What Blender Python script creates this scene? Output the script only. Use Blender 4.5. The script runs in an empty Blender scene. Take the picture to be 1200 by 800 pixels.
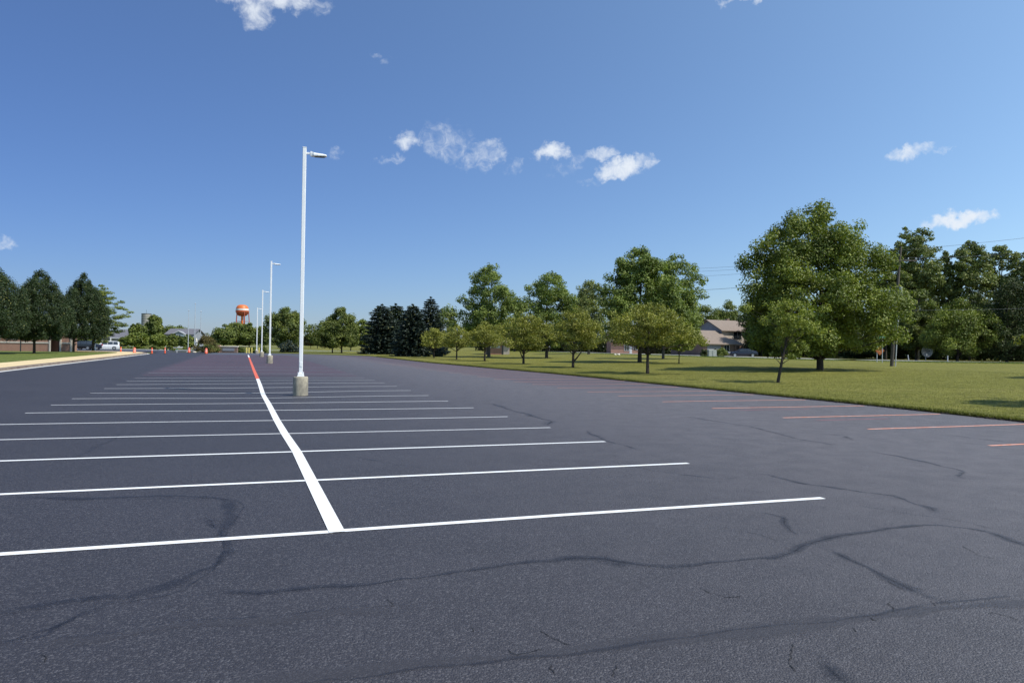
import bpy, math, random
import numpy as np
from mathutils import Vector, Matrix
C = bpy.context.scene
COL = C.collection
rad = math.radians

# ------------------------------------------------------------------ camera
FPX = 870.0; CAMH = 1.8; ROLL = rad(.9); PITCH = math.atan(5/870)
cp, sp, cr, sr = math.cos(PITCH), math.sin(PITCH), math.cos(ROLL), math.sin(ROLL)
FWD = Vector((0, cp, sp)); U0 = Vector((0, -sp, cp)); R0 = Vector((1, 0, 0))
RT = R0*cr + U0*sr; UP = -R0*sr + U0*cr
cam = bpy.data.cameras.new('camera'); co = bpy.data.objects.new('camera', cam); COL.objects.link(co)
M = Matrix(((RT.x, UP.x, -FWD.x, 0), (RT.y, UP.y, -FWD.y, 0), (RT.z, UP.z, -FWD.z, CAMH), (0, 0, 0, 1)))
co.matrix_world = M
cam.sensor_width = 36; cam.lens = FPX/1200*36; cam.clip_end = 9000; cam.clip_start = .1
C.camera = co

# ------------------------------------------------------------------ sun, sky, exposure
SUN_EL = rad(54); SX, SY = .925, -.38
sl_ = math.hypot(SX, SY); SX /= sl_; SY /= sl_
SUNV = Vector((SX*math.cos(SUN_EL), SY*math.cos(SUN_EL), math.sin(SUN_EL)))
sun = bpy.data.lights.new('sun', 'SUN'); sun.energy = 5.0; sun.angle = rad(.53); sun.color = (1, .95, .86)
so = bpy.data.objects.new('sun', sun); COL.objects.link(so)
so.rotation_euler = SUNV.to_track_quat('Z', 'Y').to_euler()
W = bpy.data.worlds.new('World'); C.world = W; W.use_nodes = True
C.view_settings.view_transform = 'Standard'; C.view_settings.look = 'None'
C.view_settings.exposure = 0; C.view_settings.gamma = 1

def pixray(px, py):
    u = (px-600)/FPX; v = (400-py)/FPX
    return FWD + RT*u + UP*v

class NT:
    def __init__(s, t): s.t = t; s.n = t.nodes; s.l = t.links
    def new(s, k, **kw):
        n = s.n.new(k)
        for a, b in kw.items(): setattr(n, a, b)
        return n
    def put(s, sock, v):
        if hasattr(v, 'node'): s.l.new(v, sock)
        elif v is not None: sock.default_value = v
    def m(s, op, a, b=None, c=None, clamp=False):
        n = s.new('ShaderNodeMath', operation=op); n.use_clamp = clamp
        for i, v in enumerate((a, b, c)): s.put(n.inputs[i], v)
        return n.outputs[0]
    def noise(s, vec, scale, detail=3, rough=.55, dist=0):
        n = s.new('ShaderNodeTexNoise'); s.put(n.inputs['Vector'], vec)
        n.inputs['Scale'].default_value = scale; n.inputs['Detail'].default_value = detail
        n.inputs['Roughness'].default_value = rough; n.inputs['Distortion'].default_value = dist
        return n.outputs['Fac']
    def ramp(s, f, lo, hi, a=0., b=1.):
        n = s.new('ShaderNodeMapRange'); n.clamp = True; n.interpolation_type = 'SMOOTHSTEP'
        s.put(n.inputs[0], f)
        for i, v in enumerate((lo, hi, a, b)): s.put(n.inputs[i+1], v)
        return n.outputs[0]
    def mix(s, f, a, b, typ='MIX'):
        n = s.new('ShaderNodeMix', data_type='RGBA', blend_type=typ)
        s.put(n.inputs[0], f)
        for sock, v in ((n.inputs[6], a), (n.inputs[7], b)):
            if isinstance(v, (tuple, list)): v = tuple(v)+((1,) if len(v) == 3 else ())
            s.put(sock, v)
        return n.outputs[2]
    def vscale(s, vec, xyz):
        n = s.new('ShaderNodeVectorMath', operation='MULTIPLY'); s.put(n.inputs[0], vec); n.inputs[1].default_value = xyz
        return n.outputs[0]
    def bump(s, h, strength, dist, nrm=None):
        n = s.new('ShaderNodeBump'); s.put(n.inputs['Height'], h)
        n.inputs['Strength'].default_value = strength; n.inputs['Distance'].default_value = dist
        if nrm is not None: s.put(n.inputs['Normal'], nrm)
        return n.outputs[0]

def build_world():
    t = NT(W.node_tree); t.n.clear()
    out = t.new('ShaderNodeOutputWorld'); bg = t.new('ShaderNodeBackground')
    sky = t.new('ShaderNodeTexSky', sky_type='NISHITA'); sky.sun_disc = False
    sky.sun_elevation = SUN_EL; sky.sun_rotation = math.atan2(SX, SY)
    sky.altitude = 200; sky.air_density = 1.0; sky.dust_density = .2; sky.ozone_density = 5
    tc = t.new('ShaderNodeTexCoord').outputs['Generated']
    # small fair-weather clouds: soft ellipses (direction, half sizes, tilt) broken up by noise
    blobs = [(312, -6, 66, 17, 0, 1.0), (298, 12, 20, 20, 12, .8), (478, 164, 15, 11, 25, .9), (525, 166, 34, 22, -5, .50), (566, 183, 28, 17, 18, .74),
             (459, 187, 18, 6, 10, .62), (605, 196, 16, 9, 40, .42), (647, 178, 20, 11, 5, 1.2), (706, 180, 20, 9, 8, .8), (665, 193, 28, 12, 22, .42),
             (733, 196, 31, 12, 16, 1.2), (1068, 177, 24, 9, 14, .85), (1124, 257, 33, 10, 2, 1.35), (450, 69, 15, 6, -10, .36), (393, 181, 8, 7, 30, .45),
             (2, 287, 14, 9, 0, .8), (862, 0, 22, 5, 0, .75), (895, 1, 14, 5, 20, .75), (1105, 175, 9, 4, 0, .5), (690, 213, 18, 5, 0, .38)]
    # warp the lookup direction so the outlines fray
    nz = t.new('ShaderNodeTexNoise'); t.put(nz.inputs['Vector'], tc); nz.inputs['Scale'].default_value = 55; nz.inputs['Detail'].default_value = 6
    nz.inputs['Roughness'].default_value = .62
    sub = t.new('ShaderNodeVectorMath', operation='SUBTRACT'); t.put(sub.inputs[0], nz.outputs['Color']); sub.inputs[1].default_value = (.5, .5, .5)
    sc = t.new('ShaderNodeVectorMath', operation='SCALE'); t.put(sc.inputs[0], sub.outputs[0]); sc.inputs['Scale'].default_value = .034
    ad = t.new('ShaderNodeVectorMath', operation='ADD'); t.put(ad.inputs[0], tc); t.put(ad.inputs[1], sc.outputs[0])
    d = ad.outputs[0]
    def dot(v):
        n = t.new('ShaderNodeVectorMath', operation='DOT_PRODUCT'); t.put(n.inputs[0], d); n.inputs[1].default_value = v
        return n.outputs['Value']
    acc = None
    for (px, py, rx, ry, tilt, w) in blobs:
        c = pixray(px, py); L = c.length; c = c/L
        e1 = Vector((c.y, -c.x, 0)).normalized(); e2 = e1.cross(c).normalized()
        a = rad(tilt); f1 = e1*math.cos(a)+e2*math.sin(a); f2 = -e1*math.sin(a)+e2*math.cos(a)
        k = 870*L*1.08
        u = dot(f1*(k/rx)*.72); v = dot(f2*(k/ry)*.72)
        # centre offsets vanish because f1, f2 are orthogonal to c
        q = t.m('ADD', t.m('MULTIPLY', u, u), t.m('MULTIPLY', v, v))
        q = t.m('SUBTRACT', 1.0, q); q = t.m('MAXIMUM', q, 0.0)
        q = t.m('MULTIPLY', q, t.m('GREATER_THAN', dot(c), 0.0)); q = t.m('MULTIPLY', q, w)
        acc = q if acc is None else t.m('MAXIMUM', acc, q)
    n1 = t.noise(tc, 70, 8, .66, .6); n2 = t.noise(tc, 22, 4, .55)
    f = t.m('ADD', acc, t.m('MULTIPLY', t.m('SUBTRACT', n1, .5), 1.5))
    f = t.m('ADD', f, t.m('MULTIPLY', t.m('SUBTRACT', n2, .5), .8))
    f = t.m('MULTIPLY', f, t.ramp(acc, 0, .22))
    f = t.ramp(f, .10, 1.35, 0, .97)
    # the air brightens and whitens smoothly towards the sun's side of the sky
    sd = t.new('ShaderNodeVectorMath', operation='DOT_PRODUCT'); t.put(sd.inputs[0], tc); sd.inputs[1].default_value = SUNV
    dd = t.m('MINIMUM', t.m('MAXIMUM', sd.outputs['Value'], -.5), .55)
    cc = t.new('ShaderNodeCombineColor')
    for i, (c0, k0) in enumerate(((.07, 1.5), (.14, 1.25), (.27, .72))): t.put(cc.inputs[i], t.m('EXPONENT', t.m('MULTIPLY_ADD', dd, k0, c0)))
    col = t.mix(f, t.mix(1.0, sky.outputs[0], cc.outputs[0], 'MULTIPLY'), (8.2, 8.8, 9.6))
    t.put(bg.inputs[0], col); bg.inputs[1].default_value = .1
    t.l.new(bg.outputs[0], out.inputs[0])
build_world()

# ------------------------------------------------------------------ terrain
TH = math.atan(315/870); ct, st = math.cos(TH), math.sin(TH)
def W2(a, s): return (-a*st + s*ct, a*ct + s*st)        # along the rows, across them -> world
def L2(x, y): return (-x*st + y*ct, x*ct + y*st)
def smooth(t):
    t = np.clip(t, 0, 1); return t*t*(3-2*t)
def gz(x, y):
    x = np.asarray(x, float); y = np.asarray(y, float)
    a = -x*st + y*ct; s = x*ct + y*st
    z = .5*smooth((s-20)/38)
    z = z - .3*smooth((y-100)/50)*smooth((10-s)/25)
    z = z - .055*np.exp(-((a-27.5)/3.5)**2-((s-.3)/3.2)**2)
    z = z + .02*np.sin(a*.21+1)*np.sin(s*.3)*smooth((a-9)/10)*smooth((60-a)/20)
    return z
def G(px, py, dz=0.):                                    # where a line of sight meets the terrain
    d = pixray(px, py); z = 0.
    for _ in range(25):
        t = (z+dz-CAMH)/d.z if d.z < -1e-5 else 400
        if t < 0 or t > 900: t = 900
        z = z*.5 + .5*float(gz(d.x*t, d.y*t))
    return d.x*t, d.y*t, z+dz
def AT(px, py, Y):                                       # the point of a line of sight at distance Y
    d = pixray(px, py); t = Y/d.y
    return Vector((d.x*t, Y, CAMH+d.z*t))

# ------------------------------------------------------------------ mesh helpers
def link(name, me, mat=None, parent=None):
    o = bpy.data.objects.new(name, me); COL.objects.link(o)
    if mat is not None:
        for mm in (mat if isinstance(mat, (list, tuple)) else [mat]): me.materials.append(mm)
    if parent is not None: o.parent = parent
    return o
def tag(o, label=None, cat=None, group=None, kind=None):
    if label: o['label'] = label
    if cat: o['category'] = cat
    if group: o['group'] = group
    if kind: o['kind'] = kind
    return o
def thing(name, label, cat, loc=(0, 0, 0), rz=0., group=None):
    o = bpy.data.objects.new(name, None); COL.objects.link(o); o.empty_display_size = .3
    o.location = loc; o.rotation_euler = (0, 0, rz)
    return tag(o, label, cat, group)
def copy_tree(o, parent=None):
    c = o.copy(); COL.objects.link(c); c.parent = parent
    for ch in list(o.children): copy_tree(ch, c)
    return c
class MB:
    def __init__(s): s.v = []; s.f = []; s.mi = []; s.sm = []
    def add(s, vs, fs, mi=0, sm=False):
        k = len(s.v); s.v += [tuple(v) for v in vs]
        for f in fs: s.f.append([i+k for i in f]); s.mi.append(mi); s.sm.append(sm)
    def box(s, x0, y0, z0, x1, y1, z1, mi=0, bev=0.):
        if bev:
            b = bev; P = []
            for z, e in ((z0, b), (z0+b, 0), (z1-b, 0), (z1, b)):
                P += [(x0+e, y0+b, z), (x0+b, y0+e, z), (x1-b, y0+e, z), (x1-e, y0+b, z), (x1-e, y1-b, z), (x1-b, y1-e, z), (x0+b, y1-e, z), (x0+e, y1-b, z)]
            F = [list(range(7, -1, -1)), list(range(24, 32))]
            for r in range(3):
                for i in range(8): j = (i+1) % 8; F.append([r*8+i, r*8+j, r*8+8+j, r*8+8+i])
            s.add(P, F, mi); return
        s.add([(x0, y0, z0), (x1, y0, z0), (x1, y1, z0), (x0, y1, z0), (x0, y0, z1), (x1, y0, z1), (x1, y1, z1), (x0, y1, z1)],
              [(0, 3, 2, 1), (4, 5, 6, 7), (0, 1, 5, 4), (1, 2, 6, 5), (2, 3, 7, 6), (3, 0, 4, 7)], mi)
    def tube(s, pts, rs, n=8, mi=0, cap=True, sm=True):
        pts = [Vector(p) for p in pts]
        if not isinstance(rs, (list, tuple)): rs = [rs]*len(pts)
        V = []; ref = Vector((.31, .17, .93))
        for i, p in enumerate(pts):
            d = (pts[min(i+1, len(pts)-1)]-pts[max(i-1, 0)]).normalized()
            rf = ref if abs(d.dot(ref)) < .9 else Vector((1, 0, 0))
            u = d.cross(rf).normalized(); w = d.cross(u)
            for k in range(n):
                a = 2*math.pi*k/n; V.append(p+u*(rs[i]*math.cos(a))+w*(rs[i]*math.sin(a)))
        F = []
        for i in range(len(pts)-1):
            for k in range(n):
                j = (k+1) % n; F.append((i*n+k, i*n+j, i*n+n+j, i*n+n+k))
        s.add(V, F, mi, sm)
        if cap: s.add(V[:n], [list(range(n))], mi); s.add(V[-n:], [list(range(n-1, -1, -1))], mi)
    def lathe(s, prof, n=24, c=(0, 0, 0), mi=0, sm=True):
        V = []
        for r, z in prof:
            for k in range(n):
                a = 2*math.pi*k/n; V.append((c[0]+r*math.cos(a), c[1]+r*math.sin(a), c[2]+z))
        F = []
        for i in range(len(prof)-1):
            for k in range(n):
                j = (k+1) % n; F.append((i*n+k, i*n+j, i*n+n+j, i*n+n+k))
        s.add(V, F, mi, sm)
        s.add(V[:n], [list(range(n-1, -1, -1))], mi); s.add(V[-n:], [list(range(n))], mi)
    def prism(s, poly, y0, y1, mi=0):                   # (x, z) outline pushed along y
        n = len(poly)
        V = [(x, y0, z) for x, z in poly]+[(x, y1, z) for x, z in poly]
        F = [list(range(n)), list(range(2*n-1, n-1, -1))]+[((i+1) % n, i, n+i, n+(i+1) % n) for i in range(n)]
        s.add(V, F, mi)
    def build(s, name, mat, parent=None):
        me = bpy.data.meshes.new(name); me.from_pydata(s.v, [], s.f)
        me.polygons.foreach_set('material_index', s.mi); me.polygons.foreach_set('use_smooth', s.sm)
        me.update()
        return link(name, me, mat, parent)
def npmesh(name, V, F, mat, parent=None, smooth_=False, attrs=None):
    V = np.ascontiguousarray(V, dtype=np.float32); F = np.ascontiguousarray(F, dtype=np.int32)
    me = bpy.data.meshes.new(name); k = F.shape[1]
    me.vertices.add(len(V)); me.vertices.foreach_set('co', V.ravel())
    me.loops.add(F.size); me.loops.foreach_set('vertex_index', F.ravel())
    me.polygons.add(len(F)); me.polygons.foreach_set('loop_start', np.arange(0, F.size, k, dtype=np.int32))
    me.polygons.foreach_set('use_smooth', np.full(len(F), smooth_))
    me.update(calc_edges=True)
    if attrs:
        for nme, arr in attrs.items():
            at = me.attributes.new(nme, 'FLOAT', 'POINT'); at.data.foreach_set('value', np.ascontiguousarray(arr, dtype=np.float32).ravel())
    return link(name, me, mat, parent)
def grid(name, X, Y, Z, mat, attrs=None, parent=None):
    nr, nc = X.shape
    V = np.stack([X.ravel(), Y.ravel(), Z.ravel()], 1)
    i = np.arange(nr-1)[:, None]*nc+np.arange(nc-1)[None, :]; i = i.ravel()
    F = np.stack([i, i+1, i+nc+1, i+nc], 1)
    return npmesh(name, V, F, mat, parent, True, attrs)

# ------------------------------------------------------------------ materials
def mat(name):
    m = bpy.data.materials.new(name); m.use_nodes = True
    t = NT(m.node_tree); b = t.n['Principled BSDF']
    return m, t, b
def plain(name, c1, c2=None, rough=.6, scale=6, bumps=0., bscale=40, metal=0., spec=.5, stretch=(1, 1, 1), detail=4):
    m, t, b = mat(name)
    tc = t.new('ShaderNodeTexCoord').outputs['Object']; tc = t.vscale(tc, stretch)
    c2 = c2 or tuple(x*.8 for x in c1)
    f = t.ramp(t.noise(tc, scale, detail, .6), .3, .7)
    t.put(b.inputs['Base Color'], t.mix(f, c1, c2)); b.inputs['Roughness'].default_value = rough
    b.inputs['Metallic'].default_value = metal; b.inputs['Specular IOR Level'].default_value = spec
    if bumps: t.put(b.inputs['Normal'], t.bump(t.noise(tc, bscale, 3), 1, bumps))
    return m
def leafmat(name, c1, c2, trans=.3, nscale=.8):
    m, t, b = mat(name)
    tc = t.new('ShaderNodeTexCoord').outputs['Object']
    geo = t.new('ShaderNodeNewGeometry')
    rnd = geo.outputs['Random Per Island']
    f = t.m('ADD', t.m('MULTIPLY', t.ramp(t.noise(tc, nscale, 3), .35, .65), .5), t.m('MULTIPLY', rnd, .5))
    c = t.mix(f, c1, c2)
    yel = t.m('GREATER_THAN', rnd, .965)
    c = t.mix(t.m('MULTIPLY', yel, .5), c, (.30, .27, .06))
    t.put(b.inputs['Base Color'], c); b.inputs['Roughness'].default_value = .52; b.inputs['Specular IOR Level'].default_value = .32
    tr = t.new('ShaderNodeBsdfTranslucent'); t.put(tr.inputs[0], t.mix(1., c, (1.5, 1.7, .6), 'MULTIPLY'))
    mx = t.new('ShaderNodeMixShader'); mx.inputs[0].default_value = trans
    t.l.new(b.outputs[0], mx.inputs[1]); t.l.new(tr.outputs[0], mx.inputs[2])
    t.l.new(mx.outputs[0], t.n['Material Output'].inputs[0])
    return m

def asphalt_mat():
    m, t, b = mat('sealed_asphalt')
    tc = t.new('ShaderNodeTexCoord').outputs['Object']
    v = t.new('ShaderNodeTexVoronoi'); v.feature = 'F1'; t.put(v.inputs['Vector'], tc); v.inputs['Scale'].default_value = 84
    n1 = t.noise(tc, 190, 2, .6); n2 = t.noise(tc, .35, 4, .6, .5); n3 = t.noise(t.vscale(tc, (1, 1, 1)), 2.2, 3, .6)
    att = t.new('ShaderNodeAttribute', attribute_name='old').outputs['Fac']
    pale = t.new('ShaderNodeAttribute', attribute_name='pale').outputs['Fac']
    base = t.mix(t.ramp(n2, .3, .7), (.0235, .0215, .027), (.032, .0295, .036))
    base = t.mix(t.m('MULTIPLY', t.ramp(n3, .4, .75), .25), base, (.027, .026, .034))
    lit_rightf = t.new('ShaderNodeAttribute', attribute_name='worn').outputs['Fac']
    chip = t.ramp(v.outputs['Color'], .55, .95)
    dark = t.ramp(v.outputs['Color'], .30, .05)
    base = t.mix(t.m('MULTIPLY', lit_rightf, t.m('MULTIPLY_ADD', t.ramp(n3, .3, .7), .25, .45)), base, (.160, .146, .150))  # brighter light on the right painted into the base colour, broken up by noise
    base = t.mix(t.m('MULTIPLY', chip, .42), base, (.17, .165, .175))
    base = t.mix(t.m('MULTIPLY', dark, .6), base, (.012, .012, .016))
    patch = t.ramp(t.noise(t.vscale(tc, (1, 1, 1)), .6, 3, .6), .3, .6)
    base = t.mix(t.m('MULTIPLY', att, t.m('ADD', t.m('MULTIPLY', patch, .35), .6)), base, (.072, .050, .062))
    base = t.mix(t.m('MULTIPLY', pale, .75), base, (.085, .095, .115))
    t.put(b.inputs['Base Color'], base)
    t.put(b.inputs['Roughness'], t.ramp(n1, .2, .8, .50, .70)); b.inputs['Specular IOR Level'].default_value = .55
    hgt = t.m('ADD', t.m('MULTIPLY', v.outputs['Distance'], -1.3), t.m('MULTIPLY', n1, .7))
    nn = t.bump(n3, .3, .02)
    t.put(b.inputs['Normal'], t.bump(hgt, 1., .0055, nn))
    return m
def paint_mat(name, col, chips, wear, alpha_name=None):
    m, t, b = mat(name)
    tc = t.new('ShaderNodeTexCoord').outputs['Object']
    n = t.noise(tc, 9, 5, .7); fine = t.noise(tc, 130, 2, .6)
    f = t.ramp(t.m('ADD', n, t.m('MULTIPLY', t.m('SUBTRACT', fine, .5), .5)), wear, wear+.12)
    t.put(b.inputs['Base Color'], t.mix(f, col, chips)); b.inputs['Roughness'].default_value = .55
    v = t.new('ShaderNodeTexVoronoi'); t.put(v.inputs['Vector'], tc); v.inputs['Scale'].default_value = 75
    t.put(b.inputs['Normal'], t.bump(t.m('MULTIPLY', v.outputs['Distance'], -1), .5, .003))
    return m
def seal_mat(nm='fresh_crack_sealer', col=(.016, .018, .028, 1)):
    m, t, b = mat(nm)
    tc = t.new('ShaderNodeTexCoord').outputs['Object']
    al = t.new('ShaderNodeAttribute', attribute_name='alpha').outputs['Fac']
    n = t.noise(tc, 5, 4, .65); n2 = t.noise(tc, 60, 2)
    b.inputs['Base Color'].default_value = col; b.inputs['Roughness'].default_value = .5
    t.put(b.inputs['Normal'], t.bump(t.m('ADD', n, t.m('MULTIPLY', n2, .3)), .3, .004))
    f = t.m('MULTIPLY', t.ramp(t.m('ADD', al, t.m('MULTIPLY', t.m('SUBTRACT', n, .5), 1.3)), .15, 1.0), .36)
    tr = t.new('ShaderNodeBsdfTransparent'); mx = t.new('ShaderNodeMixShader'); t.put(mx.inputs[0], f)
    t.l.new(tr.outputs[0], mx.inputs[1]); t.l.new(b.outputs[0], mx.inputs[2]); t.l.new(mx.outputs[0], t.n['Material Output'].inputs[0])
    return m
def fade_paint(name, col, cover):                        # thin, patchy layout paint
    m, t, b = mat(name)
    tc = t.new('ShaderNodeTexCoord').outputs['Object']
    n = t.noise(tc, 1.3, 5, .75); fine = t.noise(tc, 90, 2, .6)
    f = t.ramp(t.m('ADD', n, t.m('MULTIPLY', t.m('SUBTRACT', fine, .5), .4)), cover, cover+.3)
    b.inputs['Base Color'].default_value = (*col, 1); b.inputs['Roughness'].default_value = .6
    tr = t.new('ShaderNodeBsdfTransparent'); mx = t.new('ShaderNodeMixShader'); t.put(mx.inputs[0], f)
    t.l.new(tr.outputs[0], mx.inputs[1]); t.l.new(b.outputs[0], mx.inputs[2]); t.l.new(mx.outputs[0], t.n['Material Output'].inputs[0])
    return m
def grass_mat(name, c1, c2, c3):
    m, t, b = mat(name)
    tc = t.new('ShaderNodeTexCoord').outputs['Object']
    big = t.noise(t.vscale(tc, (.25, 1.6, 1)), .22, 4, .6); mid = t.noise(t.vscale(tc, (.35, 1.5, 1)), 1.6, 4, .65)
    fine = t.noise(t.vscale(tc, (1, .6, 1)), 7, 5, .8)
    c = t.mix(t.ramp(mid, .3, .72), c1, c2); c = t.mix(t.m('MULTIPLY', t.ramp(big, .45, .7), .5), c, c3)
    c = t.mix(t.m('MULTIPLY', t.ramp(fine, .45, .72), .7), c, tuple(x*1.9 for x in c2))
    c = t.mix(t.m('MULTIPLY', t.ramp(fine, .52, .28), .75), c, tuple(x*.35 for x in c1))
    t.put(b.inputs['Base Color'], c); b.inputs['Roughness'].default_value = .85; b.inputs['Specular IOR Level'].default_value = .15
    t.put(b.inputs['Normal'], t.bump(t.m('ADD', fine, t.m('MULTIPLY', mid, 2.)), .9, .05))
    return m
def brick_mat(name, c1, c2, mortar, scale=1.):
    m, t, b = mat(name)
    tc = t.new('ShaderNodeTexCoord').outputs['Object']
    sepn = t.new('ShaderNodeSeparateXYZ'); t.put(sepn.inputs[0], tc)
    cmb = t.new('ShaderNodeCombineXYZ'); t.put(cmb.inputs[0], t.m('ADD', sepn.outputs[0], sepn.outputs[1])); t.put(cmb.inputs[1], sepn.outputs[2])
    br = t.new('ShaderNodeTexBrick'); t.put(br.inputs['Vector'], cmb.outputs[0])
    br.inputs['Color1'].default_value = (*c1, 1); br.inputs['Color2'].default_value = (*c2, 1); br.inputs['Mortar'].default_value = (*mortar, 1)
    br.inputs['Scale'].default_value = scale; br.inputs['Brick Width'].default_value = .22; br.inputs['Row Height'].default_value = .075
    br.inputs['Mortar Size'].default_value = .008
    n = t.noise(tc, 1.2, 4)
    t.put(b.inputs['Base Color'], t.mix(t.m('MULTIPLY', t.ramp(n, .4, .7), .25), br.outputs['Color'], tuple(x*.6 for x in c1)))
    b.inputs['Roughness'].default_value = .85
    t.put(b.inputs['Normal'], t.bump(br.outputs['Fac'], -.5, .01))
    return m

ASPH = asphalt_mat(); SEAL = seal_mat(); SEAM = seal_mat('smooth_filled_seam', (.068, .065, .072, 1))
WHITE_LINE = paint_mat('white_line_paint', (.80, .81, .80), (.50, .51, .52), .62)
ORANGE_LINE = paint_mat('orange_line_paint', (.74, .24, .11), (.74, .46, .38), .46)
DULL_LINE = paint_mat('thin_white_line_paint', (.58, .585, .59), (.26, .265, .28), .60)
PINK_LINE = paint_mat('pink_white_line_paint', (.66, .34, .25), (.70, .22, .11), .48)
RED_LINE = paint_mat('red_line_paint', (.70, .13, .06), (.72, .25, .17), .62)
GHOST_LINE = fade_paint('faint_layout_paint', (.34, .12, .14), .24)
PALE_GHOST = fade_paint('thin_white_paint', (.50, .46, .50), .20)
GRASS = grass_mat('mown_grass', (.090, .092, .016), (.175, .172, .036), (.225, .20, .06))
FIELD = grass_mat('field_grass', (.085, .095, .022), (.15, .155, .04), (.17, .165, .055))
BLADE = leafmat('grass_blade', (0.095, 0.106, 0.019), (0.235, 0.230, 0.062), .25, .5)
WEED = leafmat('verge_weed', (.08, .12, .02), (.17, .21, .045), .25, .3)
SOIL = plain('dark_soil', (.022, .018, .013), (.04, .032, .022), .95, 8, .01)
CONC = plain('concrete', (.42, .38, .30), (.52, .47, .38), .8, 1.5, .002, 60)
WALKM = plain('tan_sidewalk_concrete', (.62, .48, .26), (.68, .54, .31), .85, .8, .002, 60)
CONC_D = plain('weathered_concrete', (.42, .375, .28), (.21, .19, .155), .85, 4, .006, 22, stretch=(1, 1, .6))
GUTTER = plain('pale_gutter_concrete', (.50, .50, .49), (.60, .60, .58), .8, 1)
KERBD = plain('dirty_kerb_face', (.13, .09, .075), (.22, .18, .14), .9, 1.2)
WPOLE = plain('white_powder_coat', (.84, .85, .85), (.78, .79, .80), .38, 2, spec=.5)
GPOLE = plain('grey_aluminium', (.55, .57, .6), (.48, .5, .53), .4, 2, metal=.3)
LENS = plain('led_lens', (.10, .12, .10), (.16, .19, .13), .3, 20)
DARKM = plain('dark_metal', (.03, .032, .035), None, .5, 5)
BARK = plain('brown_bark', (.065, .050, .036), (.030, .024, .019), .9, 6, .02, 25, stretch=(1, 1, .25))
BARKG = plain('grey_bark', (.11, .098, .080), (.055, .048, .040), .9, 5, .02, 22, stretch=(1, 1, .25))
WOODP = plain('weathered_pole_wood', (.12, .10, .085), (.075, .064, .055), .85, 3, .004, 40, stretch=(3, 3, .3))
BRICK = brick_mat('red_brick', (.42, .20, .125), (.36, .165, .11), (.40, .34, .28))
BRICKD = brick_mat('brown_brick', (.22, .13, .095), (.17, .10, .08), (.28, .24, .2))
STONE = plain('limestone_band', (.68, .63, .54), (.60, .55, .47), .8, 2)
SHINGLE = plain('grey_shingles', (.105, .105, .125), (.16, .16, .18), .9, 3, .01, 12, stretch=(1, 1, 6))
SHINGLE_T = plain('tan_shingles', (.26, .205, .165), (.20, .16, .13), .9, 3, .01, 12, stretch=(1, 1, 6))
SIDING = plain('tan_siding', (.50, .44, .37), (.44, .39, .33), .7, .8)
SIDING_G = plain('grey_siding', (.27, .28, .31), (.23, .24, .27), .7, .8)
SIDING_W = plain('white_siding', (.70, .70, .68), (.62, .62, .61), .7, .8)
GLASS = plain('window_glass', (.02, .025, .03), (.035, .045, .055), .08, 1, spec=.8)
GUARD = plain('black_rubber', (.018, .018, .02), None, .8, 5)
CARW = plain('white_car_paint', (.78, .79, .80), (.76, .77, .78), .22, 2, spec=.6)
CARD = plain('dark_blue_car_paint', (.012, .016, .035), (.02, .025, .045), .2, 2, spec=.6)
CARK = plain('black_car_paint', (.012, .012, .014), None, .2, 2, spec=.6)
CHROME = plain('silver_rim', (.55, .56, .58), None, .3, 5, metal=.8)
LAMPW = plain('headlight_glass', (.75, .76, .78), None, .15, 5)
TAIL = plain('red_tail_light', (.45, .02, .02), None, .2, 5)
ORANGE = plain('orange_plastic', (.78, .12, .05), (.70, .10, .04), .45, 3)
REFL = plain('white_reflective_band', (.80, .78, .76), None, .4, 3)
TANKO = plain('orange_tank_paint', (.66, .17, .035), (.60, .14, .03), .45, .2)
TANKR = plain('red_tank_underside', (.38, .07, .035), (.33, .06, .03), .5, .2)
TANKW = plain('white_tank_band', (.76, .70, .66), None, .5, .2)
YELLOW = plain('yellow_bollard_paint', (.62, .52, .14), (.56, .46, .12), .5, 3)
GREENS = plain('green_sign_sheet', (.03, .33, .20), None, .4, 3)
ORANGS = plain('orange_sign_sheet', (.42, .12, .03), None, .4, 3)
DISHM = plain('mesh_dish', (.80, .82, .84), (.58, .61, .64), .6, 4)
WIREM = plain('wire', (.12, .13, .15), None, .6, 3)
ROADM = plain('pale_road_asphalt', (.27, .265, .25), (.33, .32, .30), .85, .4)
MULCH = plain('dark_mulch', (.05, .035, .025), (.08, .055, .04), .95, 6, .02, 20)
L_MAPLE = leafmat('maple_leaf', (0.054, 0.082, 0.014), (0.254, 0.295, 0.044), .16, .5)
L_SYC = leafmat('sycamore_leaf', (0.065, 0.100, 0.022), (0.254, 0.314, 0.065), .16, .6)
L_CRAB = leafmat('crabapple_leaf', (0.088, 0.106, 0.018), (0.334, 0.329, 0.055), .16, .9)
L_YOUNG = leafmat('young_tree_leaf', (0.091, 0.127, 0.019), (0.300, 0.331, 0.051), .16, .9)
L_DARK = leafmat('pear_leaf', (.020, .036, .013), (.050, .078, .023), .15, .7)
L_AIRY = leafmat('locust_leaf', (0.067, 0.099, 0.018), (0.212, 0.247, 0.040), .16, .7)
L_MID = leafmat('woodland_leaf', (0.050, 0.075, 0.017), (0.194, 0.228, 0.047), .16, .4)
L_WOOD = leafmat('cottonwood_leaf', (0.063, 0.087, 0.030), (0.276, 0.311, 0.095), .16, .4)
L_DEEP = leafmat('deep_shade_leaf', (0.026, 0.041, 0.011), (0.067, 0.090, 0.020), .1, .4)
L_SPR = leafmat('blue_spruce_needle', (.018, .032, .023), (.058, .080, .060), .04, .8)
L_SPRG = leafmat('green_spruce_needle', (0.022, 0.040, 0.022), (0.058, 0.084, 0.042), .04, .8)
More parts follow.
